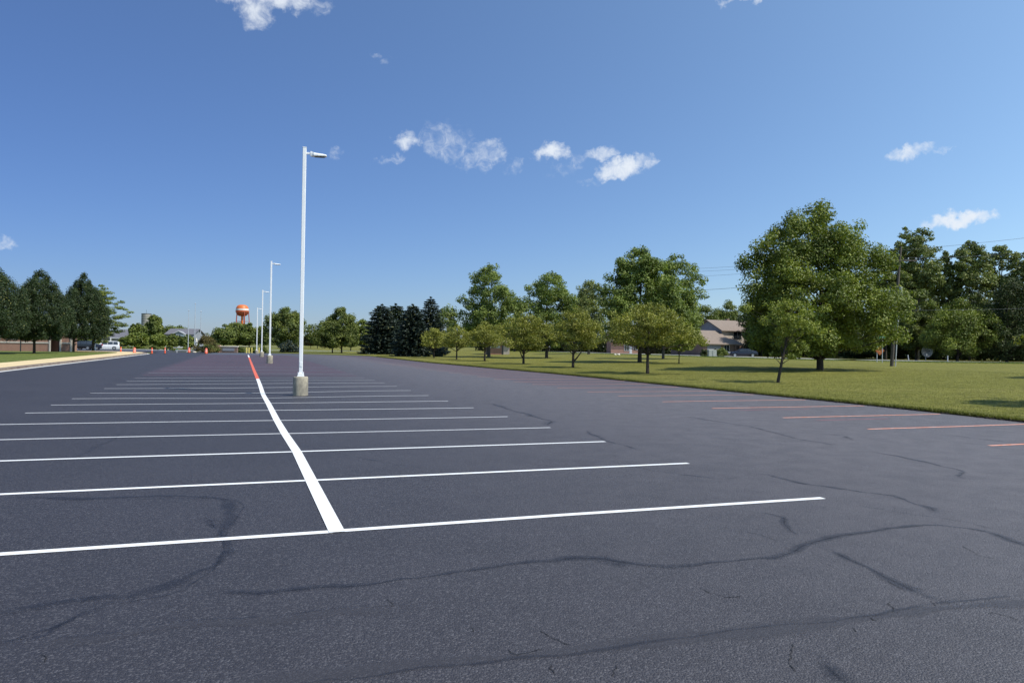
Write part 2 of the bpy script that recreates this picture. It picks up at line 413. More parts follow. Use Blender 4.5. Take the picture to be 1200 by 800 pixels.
L_RED = leafmat('reddish_shrub_leaf', (0.067, 0.058, 0.022), (0.177, 0.140, 0.040), .2, 1.)

# ------------------------------------------------------------------ ground, lot, lawn
def sheet_world(name, xs, ys, dz, m):
    X, Y = np.meshgrid(np.array(xs, float), np.array(ys, float)); Z = gz(X, Y)+dz
    return tag(grid(name, X, Y, Z, m), kind='structure')
xs = [-6000, -3000, -1500, -800, -500]+list(range(-350, 351, 10))+[500, 800, 1500, 3000, 6000]
ys = [-1500, -500, -200]+list(range(-100, 401, 8))+[500, 700, 1000, 1600, 3000, 6000]
sheet_world('ground', xs, ys, -.13, FIELD)

FARS = [(-40, 150), (-12, 141), (-6, 133.8), (5.8, 123.7), (12, 115), (16.8, 107.5), (19.4, 104.5)]
def afar(s): return np.interp(s, [q[0] for q in FARS], [q[1] for q in FARS])
KP = [(-40, -12.35), (46.7, -12.21), (57.3, -12.07), (75, -11.83), (106.4, -11.59), (112, -12.6), (117, -16), (119.5, -24)]
def kerb_s(a): return np.interp(a, [q[0] for q in KP], [q[1] for q in KP])
EP = [(-40, 18.6), (8, 19.2), (13.7, 19.36), (19.9, 19.55), (30, 19.5), (36.7, 19.5), (44.8, 19.1), (71, 17.2), (101.3, 16.9), (110, 16.9)]
def edge_s(a): return np.interp(a, [q[0] for q in EP], [q[1] for q in EP])
a0 = -14.
tt = np.concatenate([np.linspace(0, .46, 150), np.linspace(.463, 1, 90)])
sfrac = np.linspace(0, 1, 90)
def lotgrid():
    X = np.zeros((len(tt), len(sfrac))); Y = X.copy(); A = X.copy(); S = X.copy()
    for i, t in enumerate(tt):
        for it in range(3):
            pass
        aa = a0+t*(np.full(len(sfrac), 120.)-a0)
        s0 = kerb_s(min(a0+t*(141-a0), 108)); s1 = edge_s(a0+t*(107-a0))
        s = s0+(s1-s0)*sfrac
        aa = a0+t*(afar(s)-a0)
        s1v = edge_s(aa); s0v = kerb_s(np.minimum(aa, 108)); s = s0v+(s1v-s0v)*sfrac
        x, y = W2(aa, s); X[i] = x; Y[i] = y; A[i] = aa; S[i] = s
    return X, Y, A, S
X, Y, A, S = lotgrid()
old = smooth((A-40)/6)*smooth((113-A)/3)*smooth((S+5.2)/.5)*smooth((6.3-S)/.5)
old = np.maximum(old*.9, smooth((A-24)/12)*smooth((S-12.9)/.5)*.55)
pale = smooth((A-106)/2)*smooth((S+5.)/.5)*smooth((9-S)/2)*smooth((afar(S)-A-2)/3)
worn = smooth((S+1)/14)  # mask for the painted-in brightening of the asphalt towards the right
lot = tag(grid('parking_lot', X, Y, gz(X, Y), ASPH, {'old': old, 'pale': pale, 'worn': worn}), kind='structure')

# drive running off to the left behind the sidewalk
X, Y = np.meshgrid(np.linspace(-150, -20, 40), np.linspace(118, 158, 14))
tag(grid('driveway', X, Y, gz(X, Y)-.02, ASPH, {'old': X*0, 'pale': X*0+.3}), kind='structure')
mb = MB()
for i in range(40):
    x0 = -150+i*3.; mb.box(x0, 158, -.5, x0+2.99, 158.3, float(gz(x0, 158))+.12)
tag(mb.build('kerb', GUTTER), kind='structure')

def strip_obj(name, pts, w, m, parent, dz=.004, ends=None):
    """flat strip along lot points (a, s), following the ground"""
    out = []
    P = []
    for (p, q) in zip(pts[:-1], pts[1:]):
        L = math.hypot(q[0]-p[0], q[1]-p[1]); n = max(1, int(L/.35))
        P += [(p[0]+(q[0]-p[0])*i/n, p[1]+(q[1]-p[1])*i/n) for i in range(n)]
    P.append(pts[-1]); P = np.array(P); D = np.gradient(P, axis=0); D /= np.linalg.norm(D, axis=1)[:, None]+1e-9
    N = np.stack([-D[:, 1], D[:, 0]], 1)
    rows = []
    for k in (-.5, .5):
        Q = P+N*w*k; x, y = W2(Q[:, 0], Q[:, 1]); rows.append((x, y))
    X = np.stack([rows[0][0], rows[1][0]]); Y = np.stack([rows[0][1], rows[1][1]])
    o = grid(name, X, Y, gz(X, Y)+dz, m, None, parent)
    return o
rs = random.Random(4)
ca = [7.26, 10.03, 12.72, 15.3, 17.9, 20.6, 23.1, 25.6, 28.3, 31.0, 33.7, 36.3]
def cs(a): return float(np.interp(a, [7, 12.7, 15.3, 18, 27.7, 37, 105], [.87, .86, .80, .76, .69, .69, .66]))
RA = [7, 10, 13, 18, 23, 28, 36, 50, 100]; RSv = [6.70, 6.6, 6.53, 6.4, 6.22, 6.12, 6.06, 6.0, 5.9]
def jit(k=.02): return rs.uniform(-k, k)
for i, a in enumerate(ca):
    sR = float(np.interp(a, RA, RSv)); sL = -4.85+.005*(a-20)
    aL = a-.05+jit(.05); aR = a+.0+jit(.03)
    wm = WHITE_LINE if a < 14 else DULL_LINE
    o = strip_obj('stall_line', [(aL, sL), (a+jit(.02), -2.+jit(.5)), (a+jit(.015), cs(a)-.04)], .105, wm, lot)
    o = strip_obj('stall_line', [(a+jit(.015), cs(a)+.04), (a+jit(.02), 3+jit(.5)), (aR, sR)], .105, wm, lot)
a = 39.0; k = 0
while a < 104:
    sR = float(np.interp(a, RA, RSv)); sL = -4.72
    m = PALE_GHOST if (k % 2 == 0 and a < 60) else GHOST_LINE
    o = strip_obj('stall_line', [(a+jit(), sL+jit(.1)), (a+jit(), cs(a)-.04)], .10, m, lot); o['label'] = 'faint unfinished stall line'
    o = strip_obj('stall_line', [(a+jit(), cs(a)+.04), (a+jit(), sR+jit(.1))], .10, m, lot); o['label'] = 'faint unfinished stall line'
    a += 2.7; k += 1
cl = [7.2, 10, 12.7, 15.3, 18, 23, 27.7, 33, 38.0]
strip_obj('centre_line', [(a, cs(a)) for a in cl], .150, WHITE_LINE, lot, .008)
o = strip_obj('centre_line', [(38.0, .69), (50, .67), (72, .66), (90, .66)], .17, RED_LINE, lot, .008); o['label'] = 'red primed stretch of the centre line'
strip_obj('centre_line', [(90, .66), (105, .66)], .16, WHITE_LINE, lot, .008)
oa = [7.7, 10.44, 13.3, 15.98, 18.89, 21.58, 24.48, 26.97, 29.9, 32.67, 35.2]
while oa[-1] < 98: oa.append(oa[-1]+2.72)
for i, a in enumerate(oa):
    sL = float(np.interp(a, [10, 13, 18, 25, 35, 70, 100], [13.72, 13.62, 13.3, 13.06, 12.85, 11.5, 11.2])); sR = float(edge_s(a))-.35
    m = ORANGE_LINE if a < 20 else (PINK_LINE if a < 68 else GHOST_LINE)
    o = strip_obj('stall_line', [(a+jit(), sL), (a+jit(.03), (sL+sR)/2), (a+.08, sR)], .10, m, lot)
    o['label'] = 'orange primed stall line' if a < 20 else 'pinkish stall line by the lawn'
    if 15 < a < 20: o = strip_obj('stall_line', [(a-.75+jit(), sL+.4), (a-.75, (sL+sR)/2)], .06, GHOST_LINE, lot); o['label'] = 'faint red ghost of an old line'

# filled cracks: soft edged bands of fresh sealer, from the picture's polylines on the ground
def seal_band(px, w, k=1., off=0., m=None):
    P = [L2(*G(*q)[:2]) for q in px]; Q = []
    for p, q in zip(P[:-1], P[1:]):
        L = math.hypot(q[0]-p[0], q[1]-p[1]); n = max(2, int(L/.12)); Q += [(p[0]+(q[0]-p[0])*i/n, p[1]+(q[1]-p[1])*i/n) for i in range(n)]
    Q.append(P[-1]); Q = np.array(Q)
    r = np.random.default_rng(len(px)*7+abs(int(px[0][0])))
    for _ in range(2): Q[1:-1] = (Q[:-2]+Q[1:-1]*2+Q[2:])/4
    wob = np.cumsum(r.normal(0, .022, Q.shape), 0); wob -= np.linspace(0, 1, len(Q))[:, None]*wob[-1]; Q += np.clip(wob, -.08, .08)
    D = np.gradient(Q, axis=0); D /= np.linalg.norm(D, axis=1)[:, None]+1e-9; N = np.stack([-D[:, 1], D[:, 0]], 1)
    ww = w*(1+.35*np.sin(np.arange(len(Q))*.31+r.uniform(0, 6))+.2*np.sin(np.arange(len(Q))*.83)+r.normal(0, .15, len(Q)))
    X = []; Y = []; Al = []
    taper = np.minimum(1, np.minimum(np.arange(len(Q)), np.arange(len(Q))[::-1])/4.)
    for kk, al in ((-1, 0), (-.45, .8), (0, 1), (.45, .8), (1, 0)):
        T = Q+N*(ww*kk*.85+off)[:, None]; x, y = W2(T[:, 0], T[:, 1]); X.append(x); Y.append(y); Al.append(al*k*taper)
    X = np.array(X); Y = np.array(Y)
    grid('crack_seal', X, Y, gz(X, Y)+(.0025 if m is SEAM else .0035), m, {'alpha': np.array(Al)}, lot)
for px, w, k in [
    ([(-60, 730), (0, 722), (40, 716), (105, 704), (150, 703), (200, 695), (235, 678), (262, 660), (270, 642), (262, 628), (275, 602), (277, 588), (262, 582), (200, 582), (90, 584), (0, 581)], .09, .95),
    ([(-60, 765), (0, 755), (35, 747), (80, 728), (115, 708), (150, 702)], .09, 1),
    ([(195, 697), (300, 693), (420, 684), (520, 672), (600, 659), (690, 655), (715, 661), (745, 665), (790, 663), (850, 656), (905, 650), (945, 635), (980, 628), (1040, 621), (1110, 616), (1145, 619), (1260, 660)], .075, .95),
    ([(690, 655), (712, 661), (745, 665), (770, 664)], .11, 1.2),
    ([(945, 635), (985, 648), (1030, 672), (1060, 685), (1100, 706), (1130, 713)], .09, 1),
    ([(0, 757), (92, 750), (192, 735), (258, 727), (317, 726), (417, 718), (520, 712)], .10, .75),
    ([(-20, 875), (330, 806), (500, 783), (560, 779), (660, 771), (720, 762), (800, 752), (860, 749), (960, 736), (1060, 724), (1130, 713), (1260, 700)], .10, .85),
    ([(855, 597), (892, 599), (925, 606), (930, 622), (945, 635)], .06, .85),
    ([(852, 618), (880, 624), (925, 640)], .05, .8), ([(938, 752), (960, 770), (1005, 806), (1030, 830)], .10, 1.1),
    ([(877, 552), (950, 568), (1050, 580), (1120, 610)], .10, .8), ([(1013, 528), (1080, 540), (1130, 551), (1115, 556), (1137, 563)], .09, .85),
    ([(800, 487), (880, 500), (940, 515), (1000, 524)], .12, .7), ([(953, 507), (990, 510), (1000, 516)], .12, .9), ([(1100, 508), (1200, 520)], .09, .7),
    ([(577, 472), (610, 483), (640, 492), (646, 499)], .15, .8), ([(592, 505), (603, 509)], .12, .7), ([(687, 502), (705, 515), (760, 530)], .1, .7),
    ([(700, 540), (790, 556), (855, 563), (877, 553)], .09, .55), ([(240, 600), (262, 628)], .1, .8), ([(228, 645), (262, 648), (275, 643)], .08, .8),
    ([(88, 703), (98, 699), (112, 700), (118, 706)], .05, .9), ([(340, 520), (420, 535), (560, 560)], .08, .4), ([(60, 545), (120, 520), (150, 505)], .1, .5),
    ([(930, 740), (1010, 760), (1120, 800)], .06, .5), ([(1057, 683), (1100, 697), (1140, 708), (1200, 716)], .05, .7), ([(980, 590), (1060, 601), (1130, 612), (1200, 632)], .07, .6),
    ([(958, 652), (975, 664), (1000, 672)], .04, .9), ([(865, 622), (890, 632), (915, 646)], .05, .6), ([(1130, 590), (1160, 596), (1200, 600)], .07, .5), ([(240, 745), (262, 768), (230, 800)], .09, .4),
    ([(150, 702), (200, 712), (240, 730)], .06, .4), ([(555, 735), (590, 752), (640, 757)], .02, .9), ([(760, 600), (800, 612), (850, 618)], .05, .5)]:
    seam = max(q[1] for q in px) > 740 and len(px) > 6
    seal_band(px, w*(1.35 if seam else 1.15), k*(1.3 if seam else .85), 0, SEAM if seam else SEAL)
    seal_band([(x_+.6, y_+.5) for x_, y_ in px], w*(.3 if seam else .22), k*.85, -w*.8 if seam else 0, SEAL)
# hairline cracks
CRK = plain('open_crack', (.008, .008, .01), None, .9, 5)
def crack(px, seed, w=.0042):
    r = random.Random(seed); P = [Vector(G(*q)) for q in px]; Q = []
    for p, q in zip(P[:-1], P[1:]):
        L = (q-p).length; n = max(2, int(L/.03)); d = (q-p).normalized(); nn = Vector((-d.y, d.x, 0))
        for i in range(n): Q.append(p+(q-p)*(i/n)+nn*r.gauss(0, .008))
    mb = MB()
    V = []
    for i, p in enumerate(Q):
        d = (Q[min(i+1, len(Q)-1)]-Q[max(0, i-1)]).normalized(); nn = Vector((-d.y, d.x, 0)); ww = w*r.uniform(.2, 1)
        z = float(gz(p.x, p.y))+.0045
        V += [(p.x+nn.x*ww, p.y+nn.y*ww, z), (p.x-nn.x*ww, p.y-nn.y*ww, z)]
    mb.add(V, [(2*i, 2*i+1, 2*i+3, 2*i+2) for i in range(len(Q)-1)])
    mb.build('crack', CRK, lot)
for i, px in enumerate([[(595, 762), (606, 767), (625, 763), (640, 759)], [(632, 740), (650, 748), (672, 757)], [(643, 780), (652, 792)], [(722, 780), (716, 795)],
                        [(1040, 681), (1060, 692)], [(1022, 724), (1030, 731)], [(1042, 706), (1048, 716), (1056, 719)], [(1090, 704), (1100, 712)], [(1160, 718), (1180, 722), (1200, 729)],
                        [(1000, 735), (1002, 742)], [(455, 702), (461, 708), (455, 712)], [(50, 766), (56, 778)], [(930, 755), (925, 770), (931, 790)], [(820, 690), (850, 700), (872, 698)],
                        [(550, 735), (560, 742)], [(1128, 640), (1150, 652), (1170, 655)]]): crack(px, i)

# ---- right lawn, its soil edge, verge and road
ar = np.concatenate([np.arange(-40, 60, .5), np.arange(60, 330, 3.)])
ds = np.concatenate([[0, .03, .12, .4], np.arange(1, 30, 1.), np.arange(32, 150, 5.)])
rg = np.random.default_rng(5)
eo = .035*np.convolve(rg.normal(0, 1, len(ar)), [.25, .5, .25], 'same')
Ae, De = np.meshgrid(ar, ds, indexing='ij')
es = np.where(Ae < 104, edge_s(Ae), edge_s(104)+0*Ae)
Sx = es+De+eo[:, None]*(De < .5)
X, Y = W2(Ae, Sx); Z = gz(X, Y)+.06; Z[:, 0] = (gz(X, Y)-.1)[:, 0]; Z[:, 1] = (gz(X, Y)+.045)[:, 1]
lawn = tag(grid('lawn', X, Y, Z, GRASS), kind='structure')
# far lawn beyond the end of the lot
X, Y = np.meshgrid(np.linspace(-35, 22, 30), np.linspace(0, 1, 40))
yy0 = np.array([float(np.interp(x, [-60, -52, -40, -19, -8], [158.5, 126, 122, 118, 104.])) for x in np.linspace(-35, 22, 30)])
for i, x in enumerate(np.linspace(-60, 12, 30)):
    y0 = float(np.interp(x, [-60, -47, -40, -36, -28, -18, 12], [126.6, 125.0, 121.2, 118.6, 111.2, 104.4, 104.4]))
    X[:, i] = x; Y[:, i] = y0+(300-y0)*np.linspace(0, 1, 40)**1.5
tag(grid('far_lawn', X, Y, gz(X, Y)+.035, FIELD), kind='structure')

mb = MB(); r = random.Random(2)
for k in range(900):                                     # crumbly dark soil lip along the asphalt
    a = r.uniform(4, 70); s = float(edge_s(a))+r.uniform(-.10, .03); x, y = W2(a, s); q = r.uniform(.015, .05)
    z = float(gz(x, y)); mb.box(x-q*1.6, y-q, z-.01, x+q*1.6, y+q, z+q*.8)
tag(mb.build('soil_crumbs', SOIL), 'dark crumbs of soil along the lawn edge', 'soil', kind='stuff')

rp = [(1500, 432.5), (1200, 426.0), (1100, 424.7), (1000, 423.2), (900, 420.5), (820, 418), (760, 416.2), (700, 414.4), (640, 412.6), (600, 411.4)]
RP = [Vector(G(*q)) for q in rp]
def ribbon(name, P, w, m, dz):
    X = []; Y = []
    for i, p in enumerate(P):
        d = P[min(i+1, len(P)-1)]-P[max(i-1, 0)]; d.z = 0; d.normalize(); n = Vector((d.y, -d.x, 0))
        X.append([p.x-n.x*w*t for t in (0, 1)]); Y.append([p.y-n.y*w*t for t in (0, 1)])
    X = np.array(X); Y = np.array(Y); return tag(grid(name, X, Y, gz(X, Y)+dz, m), kind='structure')
def dense(P, n=6):
    o = []
    for p, q in zip(P[:-1], P[1:]): o += [p+(q-p)*(i/n) for i in range(n)]
    return o+[P[-1]]
RPd = dense(RP)
ribbon('road', RPd, -10.0, ROADM, .12)
ribbon('road_edge_line', [p+Vector((0, .25, 0)) for p in RPd], -.12, WHITE_LINE, .125)
FP = [Vector(G(*q)) for q in [(278, 405.4), (300, 405.8), (330, 406.1), (372, 406.6), (400, 408.0), (432, 409.2), (470, 409.5)]]
ribbon('distant_road', dense(FP, 3), -7, CONC, .05)

# blades of grass
def blades(name, pts, h, w, m, label, cat, seed, lean=.35):
    r = np.random.default_rng(seed); n = len(pts)
    z0 = gz(pts[:, 0], pts[:, 1])+.05
    an = r.uniform(0, 2*np.pi, n); hh = h*r.uniform(.5, 1.25, n); ww = w*r.uniform(.6, 1.3, n)
    dx = np.cos(an)*ww; dy = np.sin(an)*ww; la = r.uniform(0, 2*np.pi, n); ll = hh*r.uniform(0, lean*2, n)
    V = np.empty((n, 3, 3)); V[:, 0] = np.stack([pts[:, 0]-dx, pts[:, 1]-dy, z0-.01], 1); V[:, 1] = np.stack([pts[:, 0]+dx, pts[:, 1]+dy, z0-.01], 1)
    V[:, 2] = np.stack([pts[:, 0]+np.cos(la)*ll, pts[:, 1]+np.sin(la)*ll, z0+hh], 1)
    F = np.arange(n*3).reshape(n, 3)
    return tag(npmesh(name, V.reshape(-1, 3), F, m), label, cat, kind='stuff')
r = np.random.default_rng(8)
n = 330000
a = 6+(r.random(n)**1.6)*60; d = (r.random(n)**1.5)*30; s = edge_s(a)+d-.02
pts = np.stack(W2(a, s), 1)
px_ = pts[:, 0]/np.maximum(pts[:, 1], 1)
pts = pts[(px_ < .74) & (pts[:, 1] > 14)]
blades('grass_blades', pts, .045, .007, BLADE, 'short mown grass blades covering the right lawn', 'grass', 3)
a = r.uniform(4, 100, 52000); pts = np.stack(W2(a, edge_s(a)+r.normal(0, .035, 52000)), 1)
blades('edge_grass', pts, .09, .008, BLADE, 'shaggy grass fringe hanging over the asphalt edge', 'grass', 4, .6)
# tall verge in front of the road
PP = []
for _ in range(46000):
    i = r.integers(0, len(RPd)-1); t_ = r.random(); p = RPd[i]+(RPd[i+1]-RPd[i])*t_; back = abs(r.normal(0, 1))*2.6
    dd = (RPd[i+1]-RPd[i]).normalized(); nx, ny = dd.y, -dd.x
    if ny > 0: nx, ny = -nx, -ny
    PP.append((p.x+nx*(back+.1), p.y+ny*(back+.1)))
blades('verge_weeds', np.array(PP), .13, .03, WEED, 'tall weedy grass along the near side of the road', 'grass', 6, .4)

# ------------------------------------------------------------------ trees
def profile(kind):
    return {'round': [(0, .35), (.12, .78), (.35, 1), (.6, .95), (.8, .72), (.93, .42), (1, .12)],
            'tall': [(0, .6), (.12, .9), (.35, 1), (.55, .92), (.75, .72), (.9, .48), (1, .2)],
            'oval': [(0, .72), (.1, .98), (.28, 1), (.5, .88), (.7, .64), (.87, .34), (1, .08)],
            'vase': [(0, .3), (.2, .6), (.5, .95), (.7, 1), (.88, .75), (1, .25)],
            'maple': [(0, .62), (.1, .88), (.3, 1), (.5, .9), (.65, .76), (.8, .56), (.92, .34), (1, .1)], 'umbrella': [(0, .5), (.12, .95), (.35, 1), (.6, .85), (.85, .5), (1, .15)],
            'column': [(0, .6), (.2, .9), (.5, 1), (.75, .8), (.92, .5), (1, .2)]}[kind]
def leaves_np(cent, crad, n, size, rng, flat=.8, updir=.5, aspect=.62):
    K = len(cent)
    wgt = crad**2; wgt = wgt/wgt.sum()
    idx = rng.choice(K, n, p=wgt)
    d = rng.normal(0, 1, (n, 3)); d /= np.linalg.norm(d, axis=1)[:, None]
    d[:, 2] = np.where(d[:, 2] < 0, d[:, 2]*.6, d[:, 2])
    rr = rng.random(n)**.42
    p = cent[idx]+d*(crad[idx]*rr)[:, None]*np.array([1, 1, flat])
    nrm = d*.9+rng.normal(0, .55, (n, 3)); nrm[:, 2] += updir; nrm /= np.linalg.norm(nrm, axis=1)[:, None]
    t = np.cross(nrm, rng.normal(0, 1, (n, 3))); t /= np.linalg.norm(t, axis=1)[:, None]+1e-9
    b = np.cross(nrm, t); sz = size*rng.uniform(.55, 1.3, n)
    a = t*(sz*.5)[:, None]; c = b*(sz*.5*aspect)[:, None]; fold = nrm*(sz*.12)[:, None]
    V = np.empty((n, 4, 3)); V[:, 0] = p-a; V[:, 1] = p-c+fold; V[:, 2] = p+a; V[:, 3] = p+c+fold
    return V.reshape(-1, 3)
def make_crown(H0, H1, R, kind, K, n, size, seed, cx=0., cy=0., crad=.2, flat=.75, lob=.18, hollow=.35, depthk=1., updir=.5):
    """K clumps of leaves inside a lobed envelope; returns vertices and the clump centres"""
    rng = np.random.default_rng(seed); pr = profile(kind)
    T = np.array([q[0] for q in pr]); RR = np.array([q[1] for q in pr])
    t = []; 
    while len(t) < K:
        q = rng.random(); 
        if rng.random() < np.interp(q, T, RR)**1.3+.05: t.append(q)
    t = np.array(t); an = rng.uniform(0, 2*np.pi, K)
    ph = rng.uniform(0, 6.28, 4)
    lobe = 1+lob*(np.sin(3*an+ph[0]+3*t)+.7*np.sin(5*an+ph[1]-5*t)+.6*np.sin(9*t+ph[2]+2*an))
    dn = 2.1 if kind in ('tall', 'column') else 1.5; n = int(n*(1.35 if dn > 2 else 1.1)); K = int(K*dn); t = np.resize(t, K)+rng.normal(0, .02, K); t = np.clip(t, 0, 1); an = rng.uniform(0, 2*np.pi, K)
    lobe = 1+lob*(np.sin(3*an+ph[0]+3*t)+.7*np.sin(5*an+ph[1]-5*t)+.6*np.sin(9*t+ph[2]+2*an))
    rr = (hollow+(1-hollow)*rng.random(K)**.5)
    cr_ = R*crad*(1.15 if dn > 2 else 1.15)*rng.uniform(.6, 1.35, K)*(.7+.3*np.interp(t, T, RR))
    rad_ = np.maximum(np.interp(t, T, RR)*R*1.04*lobe*rr-cr_*.30, 0)
    c = np.stack([cx+np.cos(an)*rad_, cy+np.sin(an)*rad_*depthk, H0+cr_*.3+(H1-H0-cr_*.95)*t], 1)
    return leaves_np(c, cr_, n, size, rng, flat, updir), c, cr_
def quads(V): return np.arange(len(V)).reshape(-1, 4)
def trunk_mesh(H, r0, cents, H0, seed, lean=(0, 0), nb=28, fork=None, bare=.0):
    rnd = random.Random(seed); mb = MB(); top = H*.86; N = 9; P = []; Rr = []
    for i in range(N+1):
        f = i/N; P.append(Vector((lean[0]*f+rnd.gauss(0, .012)*H*f, lean[1]*f+rnd.gauss(0, .012)*H*f, top*f-.1*(i == 0))))
        Rr.append(r0*(1.0-.86*f)*(1.35 if i == 0 else 1))
    P.insert(1, P[0].lerp(P[1], .22)); Rr.insert(1, r0*1.05)
    mb.tube(P, Rr, 9)
    cs_ = list(cents); rnd.shuffle(cs_)
    for c in cs_[:nb]:
        c = Vector(c); zb = max(H0*.75, c.z-.45*(c-Vector((0, 0, c.z))).length-.08*H)
        zb = min(zb, top*.93); f = zb/top
        i = min(int(f*N)+1, len(P)-2); b = Vector((lean[0]*f, lean[1]*f, zb)); L = (c-b).length
        mid = b.lerp(c, .5)+Vector((rnd.gauss(0, .05), rnd.gauss(0, .05), rnd.uniform(-.02, .07)))*L
        q = r0*(1-.8*f)*.42
        mb.tube([b, b.lerp(mid, .5)+Vector((0, 0, .02*L)), mid, c], [q, q*.75, q*.5, q*.16], 5, cap=False)
    if fork:
        mb.tube([Vector((0, 0, fork[0])), Vector((fork[1]*.45, 0, fork[0]+fork[2]*.4)), Vector((fork[1], 0, fork[0]+fork[2]))], [r0*.7, r0*.5, r0*.3], 7)
    return mb
def tree(name, label, loc, H0, H1, R, kind, K, n, size, leaf, bark, seed, r0=None, cx=0., lean=(0, 0), group=None, crad=.2, flat=.95, lob=.18, nb=28, hollow=.35, cat='tree', fork=None, depthk=1., updir=.5):
    o = thing(name, label, cat, loc, 0, group)
    V, c, cr_ = make_crown(H0, H1, R, kind, K, n, size, seed, cx+lean[0]*.8, lean[1]*.8, crad, flat, lob, hollow, depthk, updir)
    npmesh('crown', V, quads(V), leaf, o)
    trunk_mesh(H1, r0 or max(.08, H1*.018), c, H0, seed, lean, nb, fork).build('trunk', bark, o)
    return o
def ptree(name, label, bx, by, x0, x1, ytop, ybot, kind, K, n, size, leaf, bark=None, seed=1, Y=None, **kw):
    """a tree standing where the photograph's base pixel meets the ground (or at distance Y), crown between the given extents"""
    if Y is None: p = Vector(G(bx, by)); Y = p.y
    else:
        q = AT(bx, 405, Y); p = Vector((q.x, Y, float(gz(q.x, Y))))
    xm = (x0+x1)/2; k = Y/FPX
    top = AT(xm, ytop, Y).z-p.z; bot = max(.2, AT(xm, ybot, Y).z-p.z)
    cx = AT(xm, (ytop+ybot)/2, Y).x-p.x; R = (x1-x0)/2*k
    return tree(name, label, p, bot, top, R, kind, K, n, size, leaf, bark or BARK, seed, cx=cx, **kw)

# conifers
def spruce(name, label, bx, Y, x0, x1, ytop, leaf, seed, n_t=26, nb=15, cards=44, size=.34, power=.8, group=None, base=None):
    cards = int(cards*1.5); size *= 1.12; nb += 3
    q = AT(bx, 405, Y); p = Vector((q.x, Y, float(gz(q.x, Y)))); R = (x1-x0)/2*Y/FPX*1.35; power *= .68; H = AT(bx, ytop, Y).z-p.z
    o = thing(name, label, 'tree', p, 0, group); rng = np.random.default_rng(seed)
    V = []
    for i in range(n_t):
        t = i/(n_t-1); z = .1*H*.4+H*.97*t; Rt = R*(1-t)**power*rng.uniform(.88, 1.08)+.08
        m = max(5, int(nb*(1-t*.55)))
        for b in range(m):
            an = 2*np.pi*(b+rng.random())/m; L = Rt*rng.uniform(.72, 1.15); kcards = max(6, int(cards*(L/R)))
            f = rng.random(kcards)**.6; lat = rng.normal(0, .10, kcards)*L*(1.1-f)+rng.normal(0, .05, kcards)
            x = f*L; zz = z-.30*L*f+.16*L*f**3+rng.normal(0, .06, kcards)
            px = np.cos(an)*x-np.sin(an)*lat; py = np.sin(an)*x+np.cos(an)*lat
            P = np.stack([px, py, np.maximum(zz, .05)], 1)
            dirv = np.stack([np.cos(an)+rng.normal(0, .5, kcards), np.sin(an)+rng.normal(0, .5, kcards), rng.normal(-.1, .25, kcards)], 1); dirv /= np.linalg.norm(dirv, axis=1)[:, None]
            up = np.stack([rng.normal(0, .5, kcards), rng.normal(0, .5, kcards), np.ones(kcards)], 1); side = np.cross(dirv, up); side /= np.linalg.norm(side, axis=1)[:, None]
            sz = size*rng.uniform(.5, 1.2, kcards)
            Q = np.empty((kcards, 4, 3)); Q[:, 0] = P-dirv*(sz*.5)[:, None]; Q[:, 1] = P-side*(sz*.22)[:, None]-up*(.06*sz)[:, None]
            Q[:, 2] = P+dirv*(sz*.6)[:, None]; Q[:, 3] = P+side*(sz*.22)[:, None]-up*(.06*sz)[:, None]
            V.append(Q.reshape(-1, 3))
    V = np.concatenate(V); npmesh('crown', V, quads(V), leaf, o)
    mb = MB(); mb.tube([(0, 0, -.1), (0, 0, H*.5), (0, 0, H*.97)], [H*.022, H*.012, .02], 8); mb.build('trunk', BARK, o)
    return o

# row of small trees on the lawn
ROWG = 'row of small trees on the lawn'
ptree('crabapple_tree', 'farthest little tree of the lawn row, just right of the blue spruces', 508.5, 420, 490, 526, 382, 408, 'umbrella', 71, 4680, .17, L_CRAB, seed=11, lob=.3, flat=.8, group=ROWG, r0=.10)
ptree('crabapple_tree', 'small round lawn tree, second from the far end of the row', 535, 422, 517, 555, 380, 408.5, 'umbrella', 78, 5400, .16, L_CRAB, seed=12, lob=.3, flat=.8, group=ROWG, r0=.10)
ptree('crabapple_tree', 'small lawn tree in front of the brick garage with white door', 568, 423.6, 549, 591, 375, 409, 'umbrella', 84, 6750, .155, L_CRAB, seed=13, lob=.3, flat=.8, group=ROWG, r0=.11)
ptree('crabapple_tree', 'small spreading lawn tree whose trunk forks low, fourth from far end', 613.5, 427, 587, 645, 362, 411, 'umbrella', 104, 9900, .15, L_CRAB, seed=14, lob=.3, flat=.8, group=ROWG, r0=.12, fork=(.45, -.42, .9))
ptree('crabapple_tree', 'small lawn tree with forked slanting trunk, third from near end', 671.5, 431.5, 645, 706, 357, 410, 'umbrella', 110, 11700, .14, L_CRAB, seed=15, lob=.3, flat=.8, group=ROWG, r0=.12, fork=(.5, .75, 1.0))
ptree('crabapple_tree', 'wide yellow-green lawn tree with straight dark trunk in front of the tallest middle tree', 759, 438.7, 712, 806, 351, 408, 'umbrella', 156, 18000, .125, L_CRAB, seed=16, lob=.3, flat=.8, group=ROWG, r0=.12, crad=.15)
ptree('crabapple_tree', 'thin leaning little tree nearest the camera in front of the big maple', 911, 449.5, 877, 955, 343, 420, 'vase', 62, 7000, .115, L_YOUNG, seed=17, group=ROWG, r0=.085, lean=(.75, 0), lob=.38, hollow=.05, nb=40, crad=.145)
